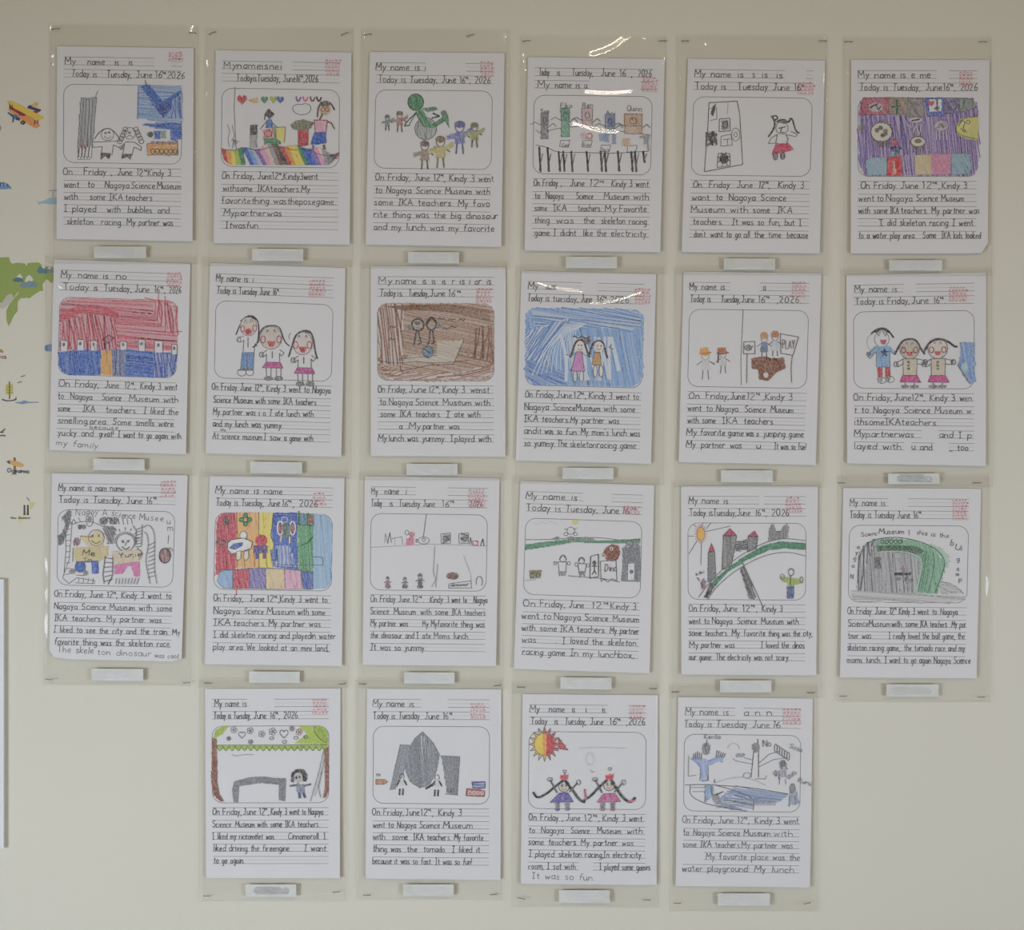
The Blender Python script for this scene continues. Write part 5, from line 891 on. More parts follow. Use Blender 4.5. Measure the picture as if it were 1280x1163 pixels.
 dict(o=(1035,590), s=4.01, q=[(75,80),(765,85),(740,1033),(57,1028)], sl=(1046,596,1237,878), lb=(1106.6,855,1172,870.5), fn=d18, st=(617,135,700,240),
  d='grey and green arch drawing with letters curving around it', row=2, gaps=[(0,300,400)],
  t=["0;108,285,My name is", "1;108,330,Today is Tuesday|345,465,June 16^", "2;94,212,On Friday|232,340,June 12^|352,430,Kindy 3|445,645,went to Nagoya", "3;98,305,ScienceMuseum|315,445,with some|455,590,IKA teachers|615,688,My par", "4;98,212,tner was|300,680,I really loved the ball game, the", "5;94,355,skeleton racing game,|378,680,the tornado race and my", "6;92,265,moms lunch.|280,708,I want to go again Nagoya Science"]),
 dict(o=(240,840), s=3.875, q=[(65,82),(720,80),(718,995),(72,995)], sl=(249,850,433,1127), lb=(307.6,1104.5,371,1120), fn=d19, st=(583,125,660,205),
  d='leafy green canopy with flowers above a grey arch and one girl', row=3, gaps=[(0,270,400)],
  t=["0;112,265,My name is", "1;108,285,Today is Tuesday,|300,520,June 16^, 2026.", "2;102,242,On Friday,|252,375,June 12^,|385,520,Kindy 3 went|535,635,to Nagoya", "3;102,192,Science|212,305,Museum|320,620,with some IKA teachers.", "4;102,400,I liked my riceomelet was|468,650,Cinnamoroll. I", "5;108,270,liked driving|288,480,the fireengine.|545,650,I want", "6;108,255,to go again."]),
 dict(o=(435,845), s=3.875, q=[(93,62),(742,65),(738,985),(87,978)], sl=(444,850,628,1125), lb=(504,1104.5,567.4,1119), fn=d20, st=(592,125,668,208),
  d='large grey pencil dome between two grey blocks and tiny buses', row=3, gaps=[(0,355,485)],
  t=["0;120,320,My name is", "1;124,228,Today is|245,345,Tuesday|372,440,June|462,512,16^.", "2;118,270,On Friday,|282,345,June|355,412,12^,|440,550,Kindy 3", "3;122,330,went to Nagoya|348,445,Science|462,600,Museum", "4;122,180,with|215,290,some|318,498,IKA teachers.|515,655,My favorite", "5;122,258,thing was|288,335,the|368,475,tornado.|505,640,I liked it", "6;120,600,because it was so fast. It was so fun!"]),
 dict(o=(630,845), s=3.875, q=[(90,88),(745,93),(737,1010),(82,1003)], sl=(639,854,823,1134), lb=(698.4,1111.6,762,1127.6), fn=d21, st=(605,138,682,205),
  d='orange and red sun over two princesses with long black braids', row=3, gaps=[(0,500,600),(6,360,430)],
  t=["0;124,172,My|218,292,name|330,342,is|395,402,i|475,490,is", "1;130,208,Today|245,260,is|295,395,Tuesday,|418,480,June|512,565,16^|592,682,,2026", "2;120,155,On|178,285,Friday ,|300,368,June|390,462,12^,|478,552,Kindy|572,668,3 went", "3;120,150,to|180,288,Nagoya|325,412,Science|452,565,Museum|595,668,with", "4;118,355,some teachers.|372,625,My partner was", "5;120,240,I played|265,480,skeleton racing,|480,662,In electricity", "6;120,345,room, I sat with|462,712,I played some games."],
  x=[(135,978,435,990,32,'It was so fun.')]),
 dict(o=(830,850), s=3.878, q=[(68,82),(720,90),(705,1003),(55,995)], sl=(836,857,1022,1139), lb=(896.5,1115.6,961.5,1131), fn=d22, st=(570,135,665,215),
  d='pale blue pencil pool with waving figures drawn faintly in grey', row=3, gaps=[(0,345,385),(5,80,190)],
  t=["0;102,310,My name is|385,520,a n n", "1;98,230,Today is|250,510,Tuesday June|525,565,16", "2;86,245,On Friday,|262,410,June 12^,|440,650,Kindy 3 went", "3;92,118,to|140,242,Nagoya|262,365,Science|385,510,Museum|530,620,with", "4;90,370,some IKA teachers.|375,620,My partner was", "5;202,655,My favorite place was the", "6;86,410,water playground.|435,625,My lunch"]),
]
VT = [(.0555, .0955), (.120, .1595), (.6285, .667), (.6955, .733), (.7585, .796), (.8215, .859), (.886, .924)]
PLACE = ['top row', 'second row', 'third row', 'bottom row']

def smooth01(x): x = np.clip(x, 0, 1); return x*x*(3-2*x)

GLINT = {   # film creases shaped to catch the lamps as glints: polylines in photograph pixels, height mm, half-width in pixels
 3: [([(741,74),(757,69),(772,62),(783,52)], .52, 7), ([(734,122),(760,124),(788,121)], .92, 8), ([(718,163),(745,171),(775,173),(800,187),(812,200)], 1.46, 9), ([(674,187),(690,183),(702,174)], 1.34, 8), ([(806,50),(808,56)], .5, 4)],
 6: [([(70,349),(80,358),(92,365),(106,368)], 2.2, 6)],
 9: [([(652,347),(666,358),(690,366),(727,370)], 2.34, 7), ([(718,382),(745,385),(775,380),(802,369)], 2.12, 6)],
 8: [([(626,340),(622,352)], 1.7, 5)],
 0: [([(118,308),(140,310),(162,315)], 1.6, 6)],
 4: [([(884,58),(886,72)], .5, 4)],
}
# little bumps added for glints down the side welds of the top row: sleeve, x, y of top and bottom
for k, px, ya, yb in ((0,67,128,140),(0,244,128,136),(0,242,196,208),(1,261,140,154),(1,261,188,196),(1,438,96,106),(1,434,170,178),(1,262,242,248),(2,456,92,104),(2,456,138,146),(2,460,180,192),(2,632,86,98),(2,630,160,170),
                      (3,655,92,106),(3,828,112,128),(3,653,192,198),(4,850,100,116),(4,851,170,176),(4,1030,128,138),(4,1029,212,224),(5,1058,96,108),(5,1060,176,186),(5,1234,120,128)):
    th = (2.29-(1.5+(581.5-ya)*S))/2-.012
    GLINT.setdefault(k, []).append(([(px, ya), (px, yb)], th*4.2*1.25/.86*1.25, 4.2))
for i, sh in enumerate(SH):
    rnd = random.Random(100+i); nr = np.random.RandomState(i)
    ox, oy, s = sh['o'][0], sh['o'][1], sh['s']
    Q = [(ox+x/s, oy+y/s) for x, y in sh['q']]                  # paper corners on the wall, photo pixels
    sx0, sy0, sx1, sy1 = sh['sl']
    top_gap, bot_gap = 0.0012, 0.0042
    ph = nr.uniform(0, 6.28, 12); bamp = nr.uniform(.0008, .0016) if i != 3 else .0024
    def back_depth(px, py):
        t = (py-sy0)/(sy1-sy0)
        return top_gap + (bot_gap-top_gap)*t
    def bulge(px, py):
        a = np.clip((px-sx0)/(sx1-sx0), 0, 1); b = np.clip((py-sy0)/(sy1-sy0), 0, 1)
        return bamp*np.sin(np.pi*a)*np.sin(np.pi*b) + .00022*np.sin(a*4.2+ph[0])*np.sin(b*5.1+ph[1])
    def paper_depth(px, py): return back_depth(px, py) + .0005 + .55*bulge(px, py)
    def front_depth(px, py, crease=True):
        e = smooth01(np.minimum(px-sx0, sx1-px)/(6.5 if sh['row'] == 0 else 8.5)) * smooth01((sy1-py)/11.0)
        a = (px-sx0); b = (py-sy0)
        wv = .00010*np.sin(a*.11+ph[2]+.6*np.sin(b*.03+ph[3])) + (.00013 if i != 3 else .00005)*np.sin(b*.07+ph[4]+.9*np.sin(a*.035+ph[5])) + .00007*np.sin(a*.055+b*.05+ph[6])
        # the film puckers along its side welds and below the paper
        ed = np.exp(-np.minimum(px-sx0, sx1-px)/7.0); lo = np.exp(-((py-(sy1-16))/13.0)**2)
        wv = wv + ed*(.0012 if sh['row'] == 0 else .0005)*np.sin(b*.13+ph[7]+1.3*np.sin(b*.041+ph[8])) + lo*.00020*np.sin(a*.21+1.7*np.sin(a*.053+ph[9]))*np.sin(b*.25+a*.06+1.2*np.sin(a*.11+ph[10]))
        d = back_depth(px, py) + .0002 + e*((.0012 if sh['row'] == 0 else .0009) + bulge(px, py) + wv)
        return d
    # ---- sleeve
    cells = 1.0 if sh['row'] == 0 or i in (6, 8, 9) else 2.6
    nx = int((sx1-sx0)/cells); ny = int((sy1-sy0)/cells)
    gx, gy = np.meshgrid(np.linspace(sx0, sx1, nx), np.linspace(sy0, sy1, ny))
    D_ = front_depth(gx, gy)
    for pts, hh, ww in GLINT.get(i, []):
        best = np.full(gx.shape, 1e9); P = chaikin(chaikin(pts))
        for (ax, ay), (bx, by) in zip(P[:-1], P[1:]):
            L2 = (bx-ax)**2+(by-ay)**2+1e-9; t = np.clip(((gx-ax)*(bx-ax)+(gy-ay)*(by-ay))/L2, 0, 1)
            best = np.minimum(best, (gx-ax-t*(bx-ax))**2+(gy-ay-t*(by-ay))**2)
        D_ = D_ + hh*.001*np.exp(-best/(ww**2))
    tilt = (Q[1][1]-Q[0][1])/(Q[1][0]-Q[0][0])*.35              # the sleeve hangs a little askew, less than the paper in it
    def askew(px, py): return py + (px-(sx0+sx1)/2)*tilt
    sleeve = grid_obj('plastic_sleeve', (gx-640)*S, -D_, ZC+(581.5-askew(gx, gy))*S, M_film)
    tag(sleeve, 'clear plastic sleeve over %s' % sh['d'], 'plastic sleeve', 'clear sleeves on the wall')
    bx_, by_ = np.meshgrid(np.linspace(sx0, sx1, 12), np.linspace(sy0-3, sy1, 16))
    grid_obj('back_film', (bx_-640)*S, -back_depth(bx_, by_), ZC+(581.5-askew(bx_, by_))*S, M_back, sleeve)
    def strip(name, x0, y0, x1, y1, mat, th, lift, nx_=2, ny_=2):
        """thin solid strip following the film"""
        xs = np.linspace(x0, x1, nx_); ys = np.linspace(y0, y1, ny_); v = []; f = []
        for k in (0, 1):
            for y in ys:
                for x in xs:
                    dd = float(front_depth(np.float64(x), np.float64(y))) if lift is None else float(back_depth(x, y))+lift
                    v.append(((x-640)*S, -(dd+.00012*(lift is None)+th*k), ZC+(581.5-askew(x, y))*S))
        n = nx_*ny_
        idx = lambda k, r, c: k*n+r*nx_+c
        for r in range(ny_-1):
            for c in range(nx_-1):
                f.append((idx(1, r, c), idx(1, r, c+1), idx(1, r+1, c+1), idx(1, r+1, c))); f.append((idx(0, r, c), idx(0, r+1, c), idx(0, r+1, c+1), idx(0, r, c+1)))
        if name.endswith('weld'): f = [q for q in f if min(q) >= n]; return mesh_obj(name, v[n:], [tuple(k-n for k in reversed(q)) for q in f], mat, sleeve)
        for r in range(ny_-1):
            for c in (0, nx_-1): f.append((idx(0, r, c), idx(1, r, c), idx(1, r+1, c), idx(0, r+1, c)))
        for c in range(nx_-1):
            for r in (0, ny_-1): f.append((idx(0, r, c), idx(1, r, c), idx(1, r, c+1), idx(0, r, c+1)))
        return mesh_obj(name, v, f, mat, sleeve)
    strip('side_weld', sx0, sy0, sx0+2.2, sy1, M_seam, .00015, .00015, 2, 12)
    strip('side_weld', sx1-2.2, sy0, sx1, sy1, M_seam, .00015, .00015, 2, 12)
    strip('bottom_weld', sx0+2.2, sy1-2.5, sx1-2.2, sy1, M_seam, .00015, .00015, 12, 2)
    lx0, ly0, lx1, ly1 = sh['lb']
    tg = strip('name_sticker', lx0, ly0, lx1, ly1, M_label, .00012, None, 24, 8)
    # rubbed-out name: a faint grey smear on the sticker
    tp = Pen(lambda x, y, l: ((x-640)*S, -(float(front_depth(np.float64(x), np.float64(y)))+.00030+l), ZC+(581.5-askew(x, y))*S), rnd, .25)
    cx0 = lx0+rnd.uniform(6, 14); cx1 = lx1-rnd.uniform(6, 16); cy = (ly0+ly1)/2
    tp.fill([(cx0, cy-4), (cx0+8, cy-5), (cx1-6, cy-4), (cx1, cy), (cx1-3, cy+4.5), (cx0+3, cy+4.5), (cx0-2, cy)], (158, 158, 154) if i in (18, 11) else (188, 187, 182), ang=0, gap=1.6, base=.75, jit=.05, edge=1, op=.9 if i in (18, 11, 17) else .55)
    if tp.f:
        sm = tp.build('grey_smear', M_pencil, tg)
    # ---- paper
    def uv2px(u, v):
        return ((Q[0][0]*(1-u)+Q[1][0]*u)*(1-v)+(Q[3][0]*(1-u)+Q[2][0]*u)*v, (Q[0][1]*(1-u)+Q[1][1]*u)*(1-v)+(Q[3][1]*(1-u)+Q[2][1]*u)*v)
    U, V = np.meshgrid(np.linspace(0, 1, 15), np.linspace(0, 1, 21))
    if sh.get('notch') or sh.get('ragged'):
        U = U.copy(); V = V.copy()
        if sh.get('notch'): V[-1, -1] = .965; U[-1, -1] = .985; V[-1, -2] = .998; U[-1, -2] = .955
        else: V[-1, 0] = .955; U[-1, 0] = .0; V[-1, 1] = .99; U[-1, 1] = .03; V[-1, -1] = .985
    Xp, Yp = uv2px(U, V); Dp = paper_depth(Xp, Yp)
    rim = np.minimum(np.minimum(U, 1-U), np.minimum(V, 1-V))
    n_, m_ = U.shape; vv = []; ff = []
    for k in (1, 0):
        for r in range(n_):
            for c in range(m_): vv.append((WX(Xp[r, c]), -(Dp[r, c]-.00025*(1-k)), WZ(Yp[r, c])))
    N = n_*m_
    for r in range(n_-1):
        for c in range(m_-1):
            a = r*m_+c; ff.append((a, a+1, a+m_+1, a+m_)); ff.append((N+a, N+a+m_, N+a+m_+1, N+a+1))
    for r in range(n_-1):
        for c in (0, m_-1): a = r*m_+c; ff.append((a, a+m_, N+a+m_, N+a))
    for c in range(m_-1):
        for r in (0, n_-1): a = r*m_+c; ff.append((a, N+a, N+a+1, a+1))
    sheet = mesh_obj('worksheet', vv, ff, M_paper, smooth=False)
    tag(sheet, 'handwritten worksheet with %s' % sh['d'], 'worksheet', 'handwritten worksheets')
    def pm(cx, cy, lift, base=.00006):
        px = ox+cx/s; py = oy+cy/s
        return (WX(px), -(float(paper_depth(px, py))+base+lift), WZ(py))
    u2c = lambda u, v: ((uv2px(u, v)[0]-ox)*s, (uv2px(u, v)[1]-oy)*s)
    # ruled lines
    pen = Pen(pm, rnd)
    for r, (va, vb) in enumerate(VT):
        for kk, v in enumerate((va, (va+vb)/2, vb)):
            segs = [(.05, .915)]
            for (gr, ga, gb) in sh['gaps']:
                if gr != r: continue
                xa, xb = u2c(0, v)[0], u2c(1, v)[0]; ua, ub = (ga-xa)/(xb-xa), (gb-xa)/(xb-xa); ns = []
                for (p, q) in segs:
                    if ua > p and ub < q: ns += [(p, ua), (ub, q)]
                    elif ub >= q and ua < q: ns += [(p, max(p, ua))]
                    elif ua <= p and ub > p: ns += [(min(q, ub), q)]
                    else: ns.append((p, q))
                segs = ns
            for (p, q) in segs:
                if q-p < .01: continue
                pen = Pen(pm, rnd); pen.ribbon([u2c(p, v), u2c(q, v)], 2.1 if kk != 1 else 1.2, lin((112, 110, 112) if kk != 1 else (172, 170, 172)))
                pen.build('ruled_line', M_pencil, sheet)
    # rounded picture frame
    pen = Pen(pm, rnd); fr = []
    fu0, fv0, fu1, fv1 = .05, .197, .915, .603; rv = .055; ru = .078
    for (cu, cv, a0) in ((fu1-ru, fv0+rv, -90), (fu1-ru, fv1-rv, 0), (fu0+ru, fv1-rv, 90), (fu0+ru, fv0+rv, 180)):
        for k in range(9):
            a = math.radians(a0+k*11.25); fr.append(u2c(cu+ru*math.cos(a), cv+rv*math.sin(a)))
    fr.append(fr[0]); pen.layer = 1; pen.ribbon(fr, 2.5, lin((92, 90, 92)))
    pen.build('picture_frame', M_pencil, sheet)
    # writing
    dark = {14: (112, 110, 112), 3: (104, 102, 104), 17: (100, 98, 102), 21: (124, 124, 130), 7: (84, 82, 84), 18: (88, 86, 92)}.get(i, (88, 85, 88))
    for ln in sh['t']:
        r, rest = ln.split(';', 1); va, vb = VT[int(r)]; h = (vb-va)*s*(Q[3][1]-Q[0][1])*.93
        pen = Pen(pm, rnd); pen.layer = 3
        for seg in rest.split('|'):
            a, b, t = seg.split(',', 2); a = float(a); b = float(b)
            ya, yb = [], []
            xl, yl = u2c(0, vb); xr, yr = u2c(1, vb); k = (yr-yl)/(xr-xl)
            pen.text(a, yl+(a-xl)*k-1, b, yl+(b-xl)*k-1, h, t, mix(dark, (40, 38, 40), .3), 4.3)
        pen.build('handwritten_line', M_pencil, sheet)
    for (xa, ya, xb, yb, h, t) in sh.get('x', []):
        pen = Pen(pm, rnd); pen.layer = 4; pen.text(xa, ya, xb, yb, h, t, dark, 3.2); pen.build('handwritten_line', M_pencil, sheet)
    # red teacher's stamp: short underlined rows of unreadable marks
    x0, y0, x1, y1 = sh['st']; pen = Pen(pm, rnd); pen.layer = 6; RS = (206, 104, 112)
    rows = max(3, int((y1-y0)/15))
    for r in range(rows):
        yy = y0+(y1-y0)*(r+.8)/rows; x = x0+rnd.uniform(0, 8)
        pen.ribbon([(x0+2, yy+3), (x1-2, yy+3+rnd.uniform(-1, 3))], 2.0, lin(mix(RS, (255, 255, 255), .25)))
        while x < x1-8:
            n = rnd.randint(3, 5); hh = rnd.uniform(7, 12)
            pen.ribbon([(x+j*3.2, yy-(hh if j % 2 else 1)*rnd.uniform(.5, 1)) for j in range(n)], 2.2, lin(mix(RS, (180, 50, 60), rnd.uniform(0, .6))))
            x += n*3.4+rnd.uniform(1, 5)
    pen.build('red_stamp', M_pencil, sheet)
    # the child's drawing: an Empty holding each drawn figure
    dr = bpy.data.objects.new('drawing', None); C.objects.link(dr); dr.parent = sheet; dr.empty_display_size = .02
    class Dr(Pen):
        def g(self, name):
            self.flush(); self.cur = name
        def flush(self):
            if self.f: self.build(self.cur, M_crayon, dr)
            self.v, self.f, self.c = [], [], []
    D = Dr(lambda x, y, l: pm(x, y, l, .00008), rnd); D.cur = 'drawn_marks'; D.layer = 2
    sh['fn'](D); D.flush()

# ------------------------------------------------------------------ staples
ST = [(70,37,0,-4,'upper left',0),(241,42,0,4,'upper right',0),(266,42,1,-22,'upper left',1),(431,43,1,-20,'upper right',1),(460,44,2,-8,'upper left',2),(588,45,2,-18,'upper right',2),
 (658,52,3,-6,'upper left',3),(828,52,3,0,'upper right',3),(856,52,4,0,'upper left',4),(1028,52,4,0,'upper right',4),(1060,53,5,0,'upper left',5),(1228,53,5,0,'upper right',5),
 (1052,604,17,0,'upper left',17),(1221,604,17,0,'upper right',17),(63,849,12,4,'lower left',12),(234,853,12,-4,'lower right',12),(260,854,18,2,'upper left',18),(428,855,18,-8,'upper right',18),
 (453,855,19,2,'upper left',19),(622,857,19,-6,'upper right',19),(651,859,20,3,'upper left',20),(816,861,20,2,'upper right',20),(844,865,21,0,'upper left',21),(1013,866,21,0,'upper right',21),
 (1053,870,17,0,'lower left',17),(1225,871,17,0,'lower right',17),(260,1119,18,0,'lower left',18),(421,1114,18,-6,'lower right',18),(459,1118,19,2,'lower left',19),(617,1117,19,-4,'lower right',19),
 (652,1122,20,12,'lower left',20),(808,1124,20,2,'lower right',20),(846,1128,21,2,'lower left',21),(1008,1128,21,-12,'lower right',21)]
for (px, py, si, ang, corner, k) in ST:
    sx0, sy0, sx1, sy1 = SH[si]['sl']
    t = min(1, max(0, (py-sy0)/(sy1-sy0))); dep = .0012+.003*t+.0022
    L, r, n = .0052, .00045, 6; v = []; f = []
    path = [(-L, .0035), (-L, .0006), (-L+.0006, 0), (L-.0006, 0), (L, .0006), (L, .0035)]   # crown and two legs going into the wall
    a = math.radians(-ang)
    for j, (x, d) in enumerate(path):
        p0 = path[max(0, j-1)]; p1 = path[min(len(path)-1, j+1)]; tx, ty = p1[0]-p0[0], p1[1]-p0[1]; l = math.hypot(tx, ty); tx /= l; ty /= l
        for q in range(n):
            w_ = q*math.tau/n; ux = -ty*math.cos(w_)*r; ud = tx*math.cos(w_)*r; uz = math.sin(w_)*r
            X = x+ux; Y = d+ud; v.append((X*math.cos(a)-uz*math.sin(a), Y, X*math.sin(a)+uz*math.cos(a)))
    for j in range(len(path)-1):
        for q in range(n): f.append((j*n+q, j*n+(q+1) % n, (j+1)*n+(q+1) % n, (j+1)*n+q))
    f.append(tuple(range(n-1, -1, -1))); f.append(tuple(range((len(path)-1)*n, len(path)*n)))
    o = mesh_obj('staple', v, f, M_staple); o.location = (WX(px), -dep, WZ(py))
    tag(o, 'wire staple, %s corner, over %s' % (corner, ' '.join(SH[si]['d'].split()[:9])), 'staple', 'staples holding the sleeves')

# ------------------------------------------------------------------ world-map wall stickers on the left
def solid(pen_layer, poly, col, parent, name, th=.00025, z0=0.0):
    """flat vinyl shape with its own thickness, fan-free ngon front"""
    n = len(poly); v = [(WX(x), -(z0+th+pen_layer*.00008), WZ(y)) for x, y in poly]+[(WX(x), 0.0, WZ(y)) for x, y in poly]
    f = [tuple(range(n))]+[(j, n+j, n+(j+1) % n, (j+1) % n) for j in range(n)]
    return mesh_obj(name, v, f, M_decal, parent, [lin(mix(col, (200, 195, 184), .14))]*len(f))
def dempty(name, px, py, label, cat='wall sticker'):
    o = bpy.data.objects.new(name, None); C.objects.link(o); o.empty_display_size = .01
    tag(o, label, cat, 'world map wall stickers'); return o
def ink(name, parent, fn, lay=6):
    p = Pen(lambda x, y, l: (WX(x), -(.00025+lay*.00008+l), WZ(y)), random.Random(7), .25); fn(p); return p.build(name, M_decal, parent)
def oval(cx, cy, rx, ry, n=14): return [(cx+rx*math.cos(k*math.tau/n), cy+ry*math.sin(k*math.tau/n)) for k in range(n)]

bp = dempty('biplane_sticker', 32, 143, 'yellow and orange biplane wall sticker with blue propeller, high on the left')
solid(0, [(11.5,131),(40,139.5),(51.5,137),(51,138.8),(42,144),(22,146),(12,136)], (146,44,52), bp, 'fuselage'); solid(3, [(36,132),(39,131.5),(41,134),(51.5,137),(50,139),(44,138.5),(34,135)], (52,44,92), bp, 'tailplane')
solid(4, [(40,131),(45.5,127.5),(47.5,129),(46.5,133.5),(42,134)], (216,168,90), bp, 'tail_fin')
solid(1, [(9.5,135.5),(15,137.5),(24,143),(37,144),(45,151),(50.5,157),(46,160.5),(42,159.5),(30,152),(13,140)], (222,140,78), bp, 'lower_wing')
solid(2, [(22,138),(28,139),(33,143.5),(30,145.5),(24,144)], (126,34,46), bp, 'cockpit')
solid(3, [(8.5,126),(15,126.5),(24,130.5),(40,139),(55,146.8),(53,149.3),(47,150),(33,143.5),(16,134.5),(10,129)], (222,186,70), bp, 'upper_wing')
solid(4, [(16,143.5),(20,143),(25,148),(24,151),(20,150),(17,147)], (66,120,150), bp, 'engine'); solid(5, [(20,146),(25,148),(24.5,151),(20,150)], (44,52,104), bp, 'engine_cowl')
solid(5, oval(28.6, 153.4, 3.1, 2.6), (48,40,40), bp, 'wheel'); solid(6, oval(28.4, 153.4, 1.1, .9), (170,150,130), bp, 'wheel_hub')
solid(6, [(9.2,141.2),(11,140.4),(16.5,143.8),(18,146.5),(17,152.8),(15.6,153.4),(16,147)], (60,84,120), bp, 'propeller')
for q in ([(12.3,129.5),(12.6,136)], [(15.3,131),(16,137)], [(44.3,150),(43,156)], [(47.6,150),(46.6,155)]): ink('wing_strut', bp, lambda p: p.line(q, (70,44,44), .9), 7)

rw = dempty('blue_train_sticker', 5, 230, 'small blue domed train wall sticker cut off at the left edge')
solid(0, [(-14,236),(-14,229),(-4,227.5),(5,228),(10,230),(13.5,234),(14.5,236),(2,236.8)], (104,140,178), rw, 'car_body'); solid(1, [(-12,233),(-12,228.5),(4,228.8),(9,230.5),(11,232.5),(2,233)], (44,62,120), rw, 'canopy')
for x in (-8, -3, 1.5, 5.5): solid(2, [(x,229.5),(x+2.2,229.6),(x+2.4,232.6),(x,232.6)], (150,176,206), rw, 'window_pane')

wh = dempty('whale_sticker', 60, 250, 'pale blue whale sticker half hidden behind the upper left sleeve')
solid(0, [(46,252),(50,252.5),(56,250.5),(62,247.5),(70,247),(84,248),(88,252),(80,256),(62,255.5),(52,254.5),(49,256)], (150,180,192), wh, 'whale_body'); ink('waterspout', wh, lambda p: (p.line([(61,238.5),(72,238)], (130,130,150), .8), p.line([(66,238),(66,247)], (180,190,196), .7)))

la = dempty('green_land_sticker', 30, 360, 'green landmass wall sticker with snowy mountains, left of the red sky sheet')
solid(0, [(-20,322),(0,322),(11,321.5),(13,328),(15,330),(22,328.5),(31,329.5),(33,333),(35,329),(48,328),(52,331),(57,333),(66,333.5),(67,338),(70,345),(67.5,352),(64,354),(60,350),(58,349),(53,356),(54,364),(50,364),(42,369),(37,373),(34,372.5),(26,373),(22,377),(22,384),(22,389),(17,395),(14,402),(10.8,407.5),(8,400),(8,388),(12,380),(19,371),(21.5,369),(24,364.5),(22.5,365),(17,372),(10,370),(5,378),(0,379),(-20,390)], (140,158,76), la, 'land')
solid(1, [(12,367.5),(15.8,368.5),(16,373),(9,382),(3,386),(-3,384),(4,377),(8,370)], (188,184,172), la, 'bay')
for q, c, sn in (([(16,350),(18,352.5),(29.5,352.5),(28,348),(25,344)], (66,106,122), [(20.5,347),(24.5,342),(28.5,346.5),(27,348.5),(25,347)]), ([(24,357),(27,360),(47.5,359.5),(46.5,355),(40,350.5),(33,350.5)], (112,138,150), [(31,351.5),(34,345),(38,344),(42,350),(40,352),(36.5,351),(32.5,353)]), ([(46,340),(50,342),(59,342),(58,336),(54,333),(49,333.5)], (70,122,130), [(51.5,333),(54.5,330.5),(57,334),(55,336.5)]), ([(58,341),(66,341.5),(66,337),(62,334),(59,336)], (110,130,142), [(59.8,335.5),(62,333.2),(64,335.5),(62,336.8)])):
    m = solid(2, q, c, la, 'mountain'); solid(3, sn, (214,210,196), m, 'snow_cap')

sb = dempty('blue_blob_sticker', 60, 435, 'small pale blue rounded sticker peeking out left of the second-row sleeve')
solid(0, [(55.5,435),(57,432),(61,430.5),(66,430),(75,430),(76,440),(66,439.5),(58,439.5)], (126,146,184), sb, 'sticker_body'); solid(1, [(55.5,435),(57,432),(60,431),(60,439),(57,439)], (96,118,166), sb, 'rounded_end')

jk = dempty('sailing_junk_sticker', 13, 490, 'tiny yellow-sailed junk sticker with blue wave and two birds')
solid(1, [(2,498.5),(8,500.5),(14,500.5),(19,499),(20,496),(20.8,500),(17,501.5),(8,502),(3,500.5)], (64,66,72), jk, 'hull'); solid(2, [(7.5,481),(10,480),(15.5,480),(16,492),(14,494),(8.5,493.5),(7,488)], (196,184,96), jk, 'sail')
ink('mast', jk, lambda p: p.line([(12,477),(12,499)], (84,70,50), .9)); ink('sail_battens', jk, lambda p: [p.line([(7.6,y),(15.8,y)], (120,106,50), .5) for y in (484,487.5,491)])
solid(0, [(18,503),(26,502.5),(30,500.5),(36,502.5),(48,502.6),(48,503.6),(36,504),(28,505.5),(20,504)], (112,140,168), jk, 'wave')
for x, y in ((28.5,470.5), (24.5,478)): ink('bird', jk, lambda p: (p.line([(x-2.4,y+.8),(x,y),(x+2.8,y-.8)], (96,98,104), .9)))

sg = dempty('signpost_sticker', 18, 580, 'wooden arrow signpost sticker with the word Oceania beneath')
solid(0, [(17,572),(19.6,572),(20,592.5),(21,593.5),(14,593.5),(17,591)], (110,92,62), sg, 'post'); solid(2, [(8,577),(12,575.6),(20,576.8),(26,578.5),(30.2,582),(26,584.5),(20,583),(12,580.5)], (214,158,82), sg, 'arrow_board'); solid(3, [(8,577),(12,575.6),(13,579.5),(11,580)], (84,64,44), sg, 'board_end')
ink('lettering', sg, lambda p: p.text(9, 590.6, 36, 592, 5.6, 'Oceania', (70,62,92), .9, 0), 8)

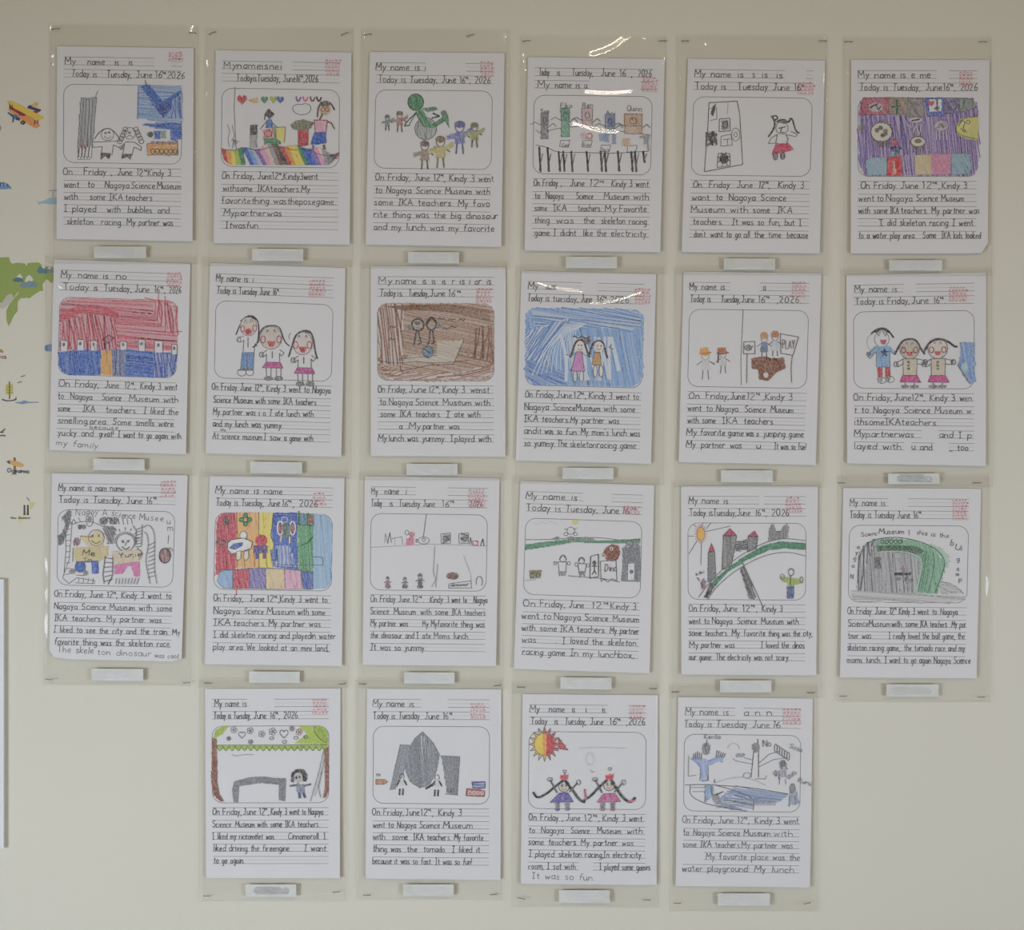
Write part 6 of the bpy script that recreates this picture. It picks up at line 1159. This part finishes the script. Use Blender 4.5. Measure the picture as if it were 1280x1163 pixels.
nz = dempty('island_sticker', 34, 640, 'small island sticker with dark twin towers and tiny lettering')
solid(0, [(36.5,629),(40,628),(44,628.5),(42,632),(39.5,636.5),(37,635),(36.8,631)], (208,196,116), nz, 'north_island'); solid(0, [(22,652),(27,645),(33,645.5),(28,652),(23,655)], (216,206,150), nz, 'south_island'); ink('peninsula', nz, lambda p: p.line([(33.5,622),(37,627)], (130,134,110), .7))
for x in (30.6, 34.8): solid(2, [(x-1,631.5),(x+.9,631.5),(x+1,642),(x+1.6,644),(x-1.6,644),(x-1,642)], (54,52,48), nz, 'tower')
ink('lettering', nz, lambda p: (p.text(13.5, 648.6, 20.5, 648.8, 2.4, 'New', (50,48,50), .5, 0), p.text(23, 648.8, 37, 648.6, 2.4, 'Zealand', (50,48,50), .5, 0)), 8)

t1 = dempty('hill_sticker', 2, 440, 'brown hill sticker with red letters cut off at the left edge')
solid(0, [(-8,440),(-2,436),(2,437),(5,440.5),(2,441)], (166,130,70), t1, 'hill'); ink('lettering', t1, lambda p: p.text(-6, 448, 7, 448.5, 5.2, 'sia', (160,60,70), .9, 0), 7)
t2 = dempty('feather_sticker', 3, 540, 'dark feather sticker above tiny letters at the left edge')
ink('feather', t2, lambda p: (p.line([(-4,542),(2,540),(6.5,536.5)], (60,62,60), 1.1), p.line([(1,541),(5,540.5)], (60,62,60), .9))); ink('lettering', t2, lambda p: p.text(-10, 545, 6.5, 545.6, 2.2, 'Australia', (50,48,50), .6, 0), 7)
t3 = dempty('boat_tip_sticker', 2, 158, 'pale edge of a sticker cut off left of the biplane')
solid(0, [(-6,156),(0,156.5),(1.8,160),(.6,163.5),(-6,164)], (150,142,140), t3, 'sticker_tip')

# ------------------------------------------------------------------ framed poster at the lower left edge
fb = bpy.data.objects.new('white_poster', None); C.objects.link(fb)
tag(fb, 'white framed poster cut off by the lower left edge', 'poster')
def slab(name, x0, y0, x1, y1, d0, d1, mat, parent):
    v = [(WX(x0), -d1, WZ(y1)), (WX(x1), -d1, WZ(y1)), (WX(x1), -d1, WZ(y0)), (WX(x0), -d1, WZ(y0)), (WX(x0), -d0, WZ(y1)), (WX(x1), -d0, WZ(y1)), (WX(x1), -d0, WZ(y0)), (WX(x0), -d0, WZ(y0))]
    return mesh_obj(name, v, box_faces(0), mat, parent)
slab('backing', -170, 726, 4, 1058, 0, .004, M_board, fb)
slab('frame_edge', 4, 724, 6.2, 1060, 0, .0055, M_board, fb); slab('frame_edge', -170, 724, 4, 726, 0, .0055, M_board, fb); slab('frame_edge', -170, 1058, 4, 1060, 0, .0055, M_board, fb)
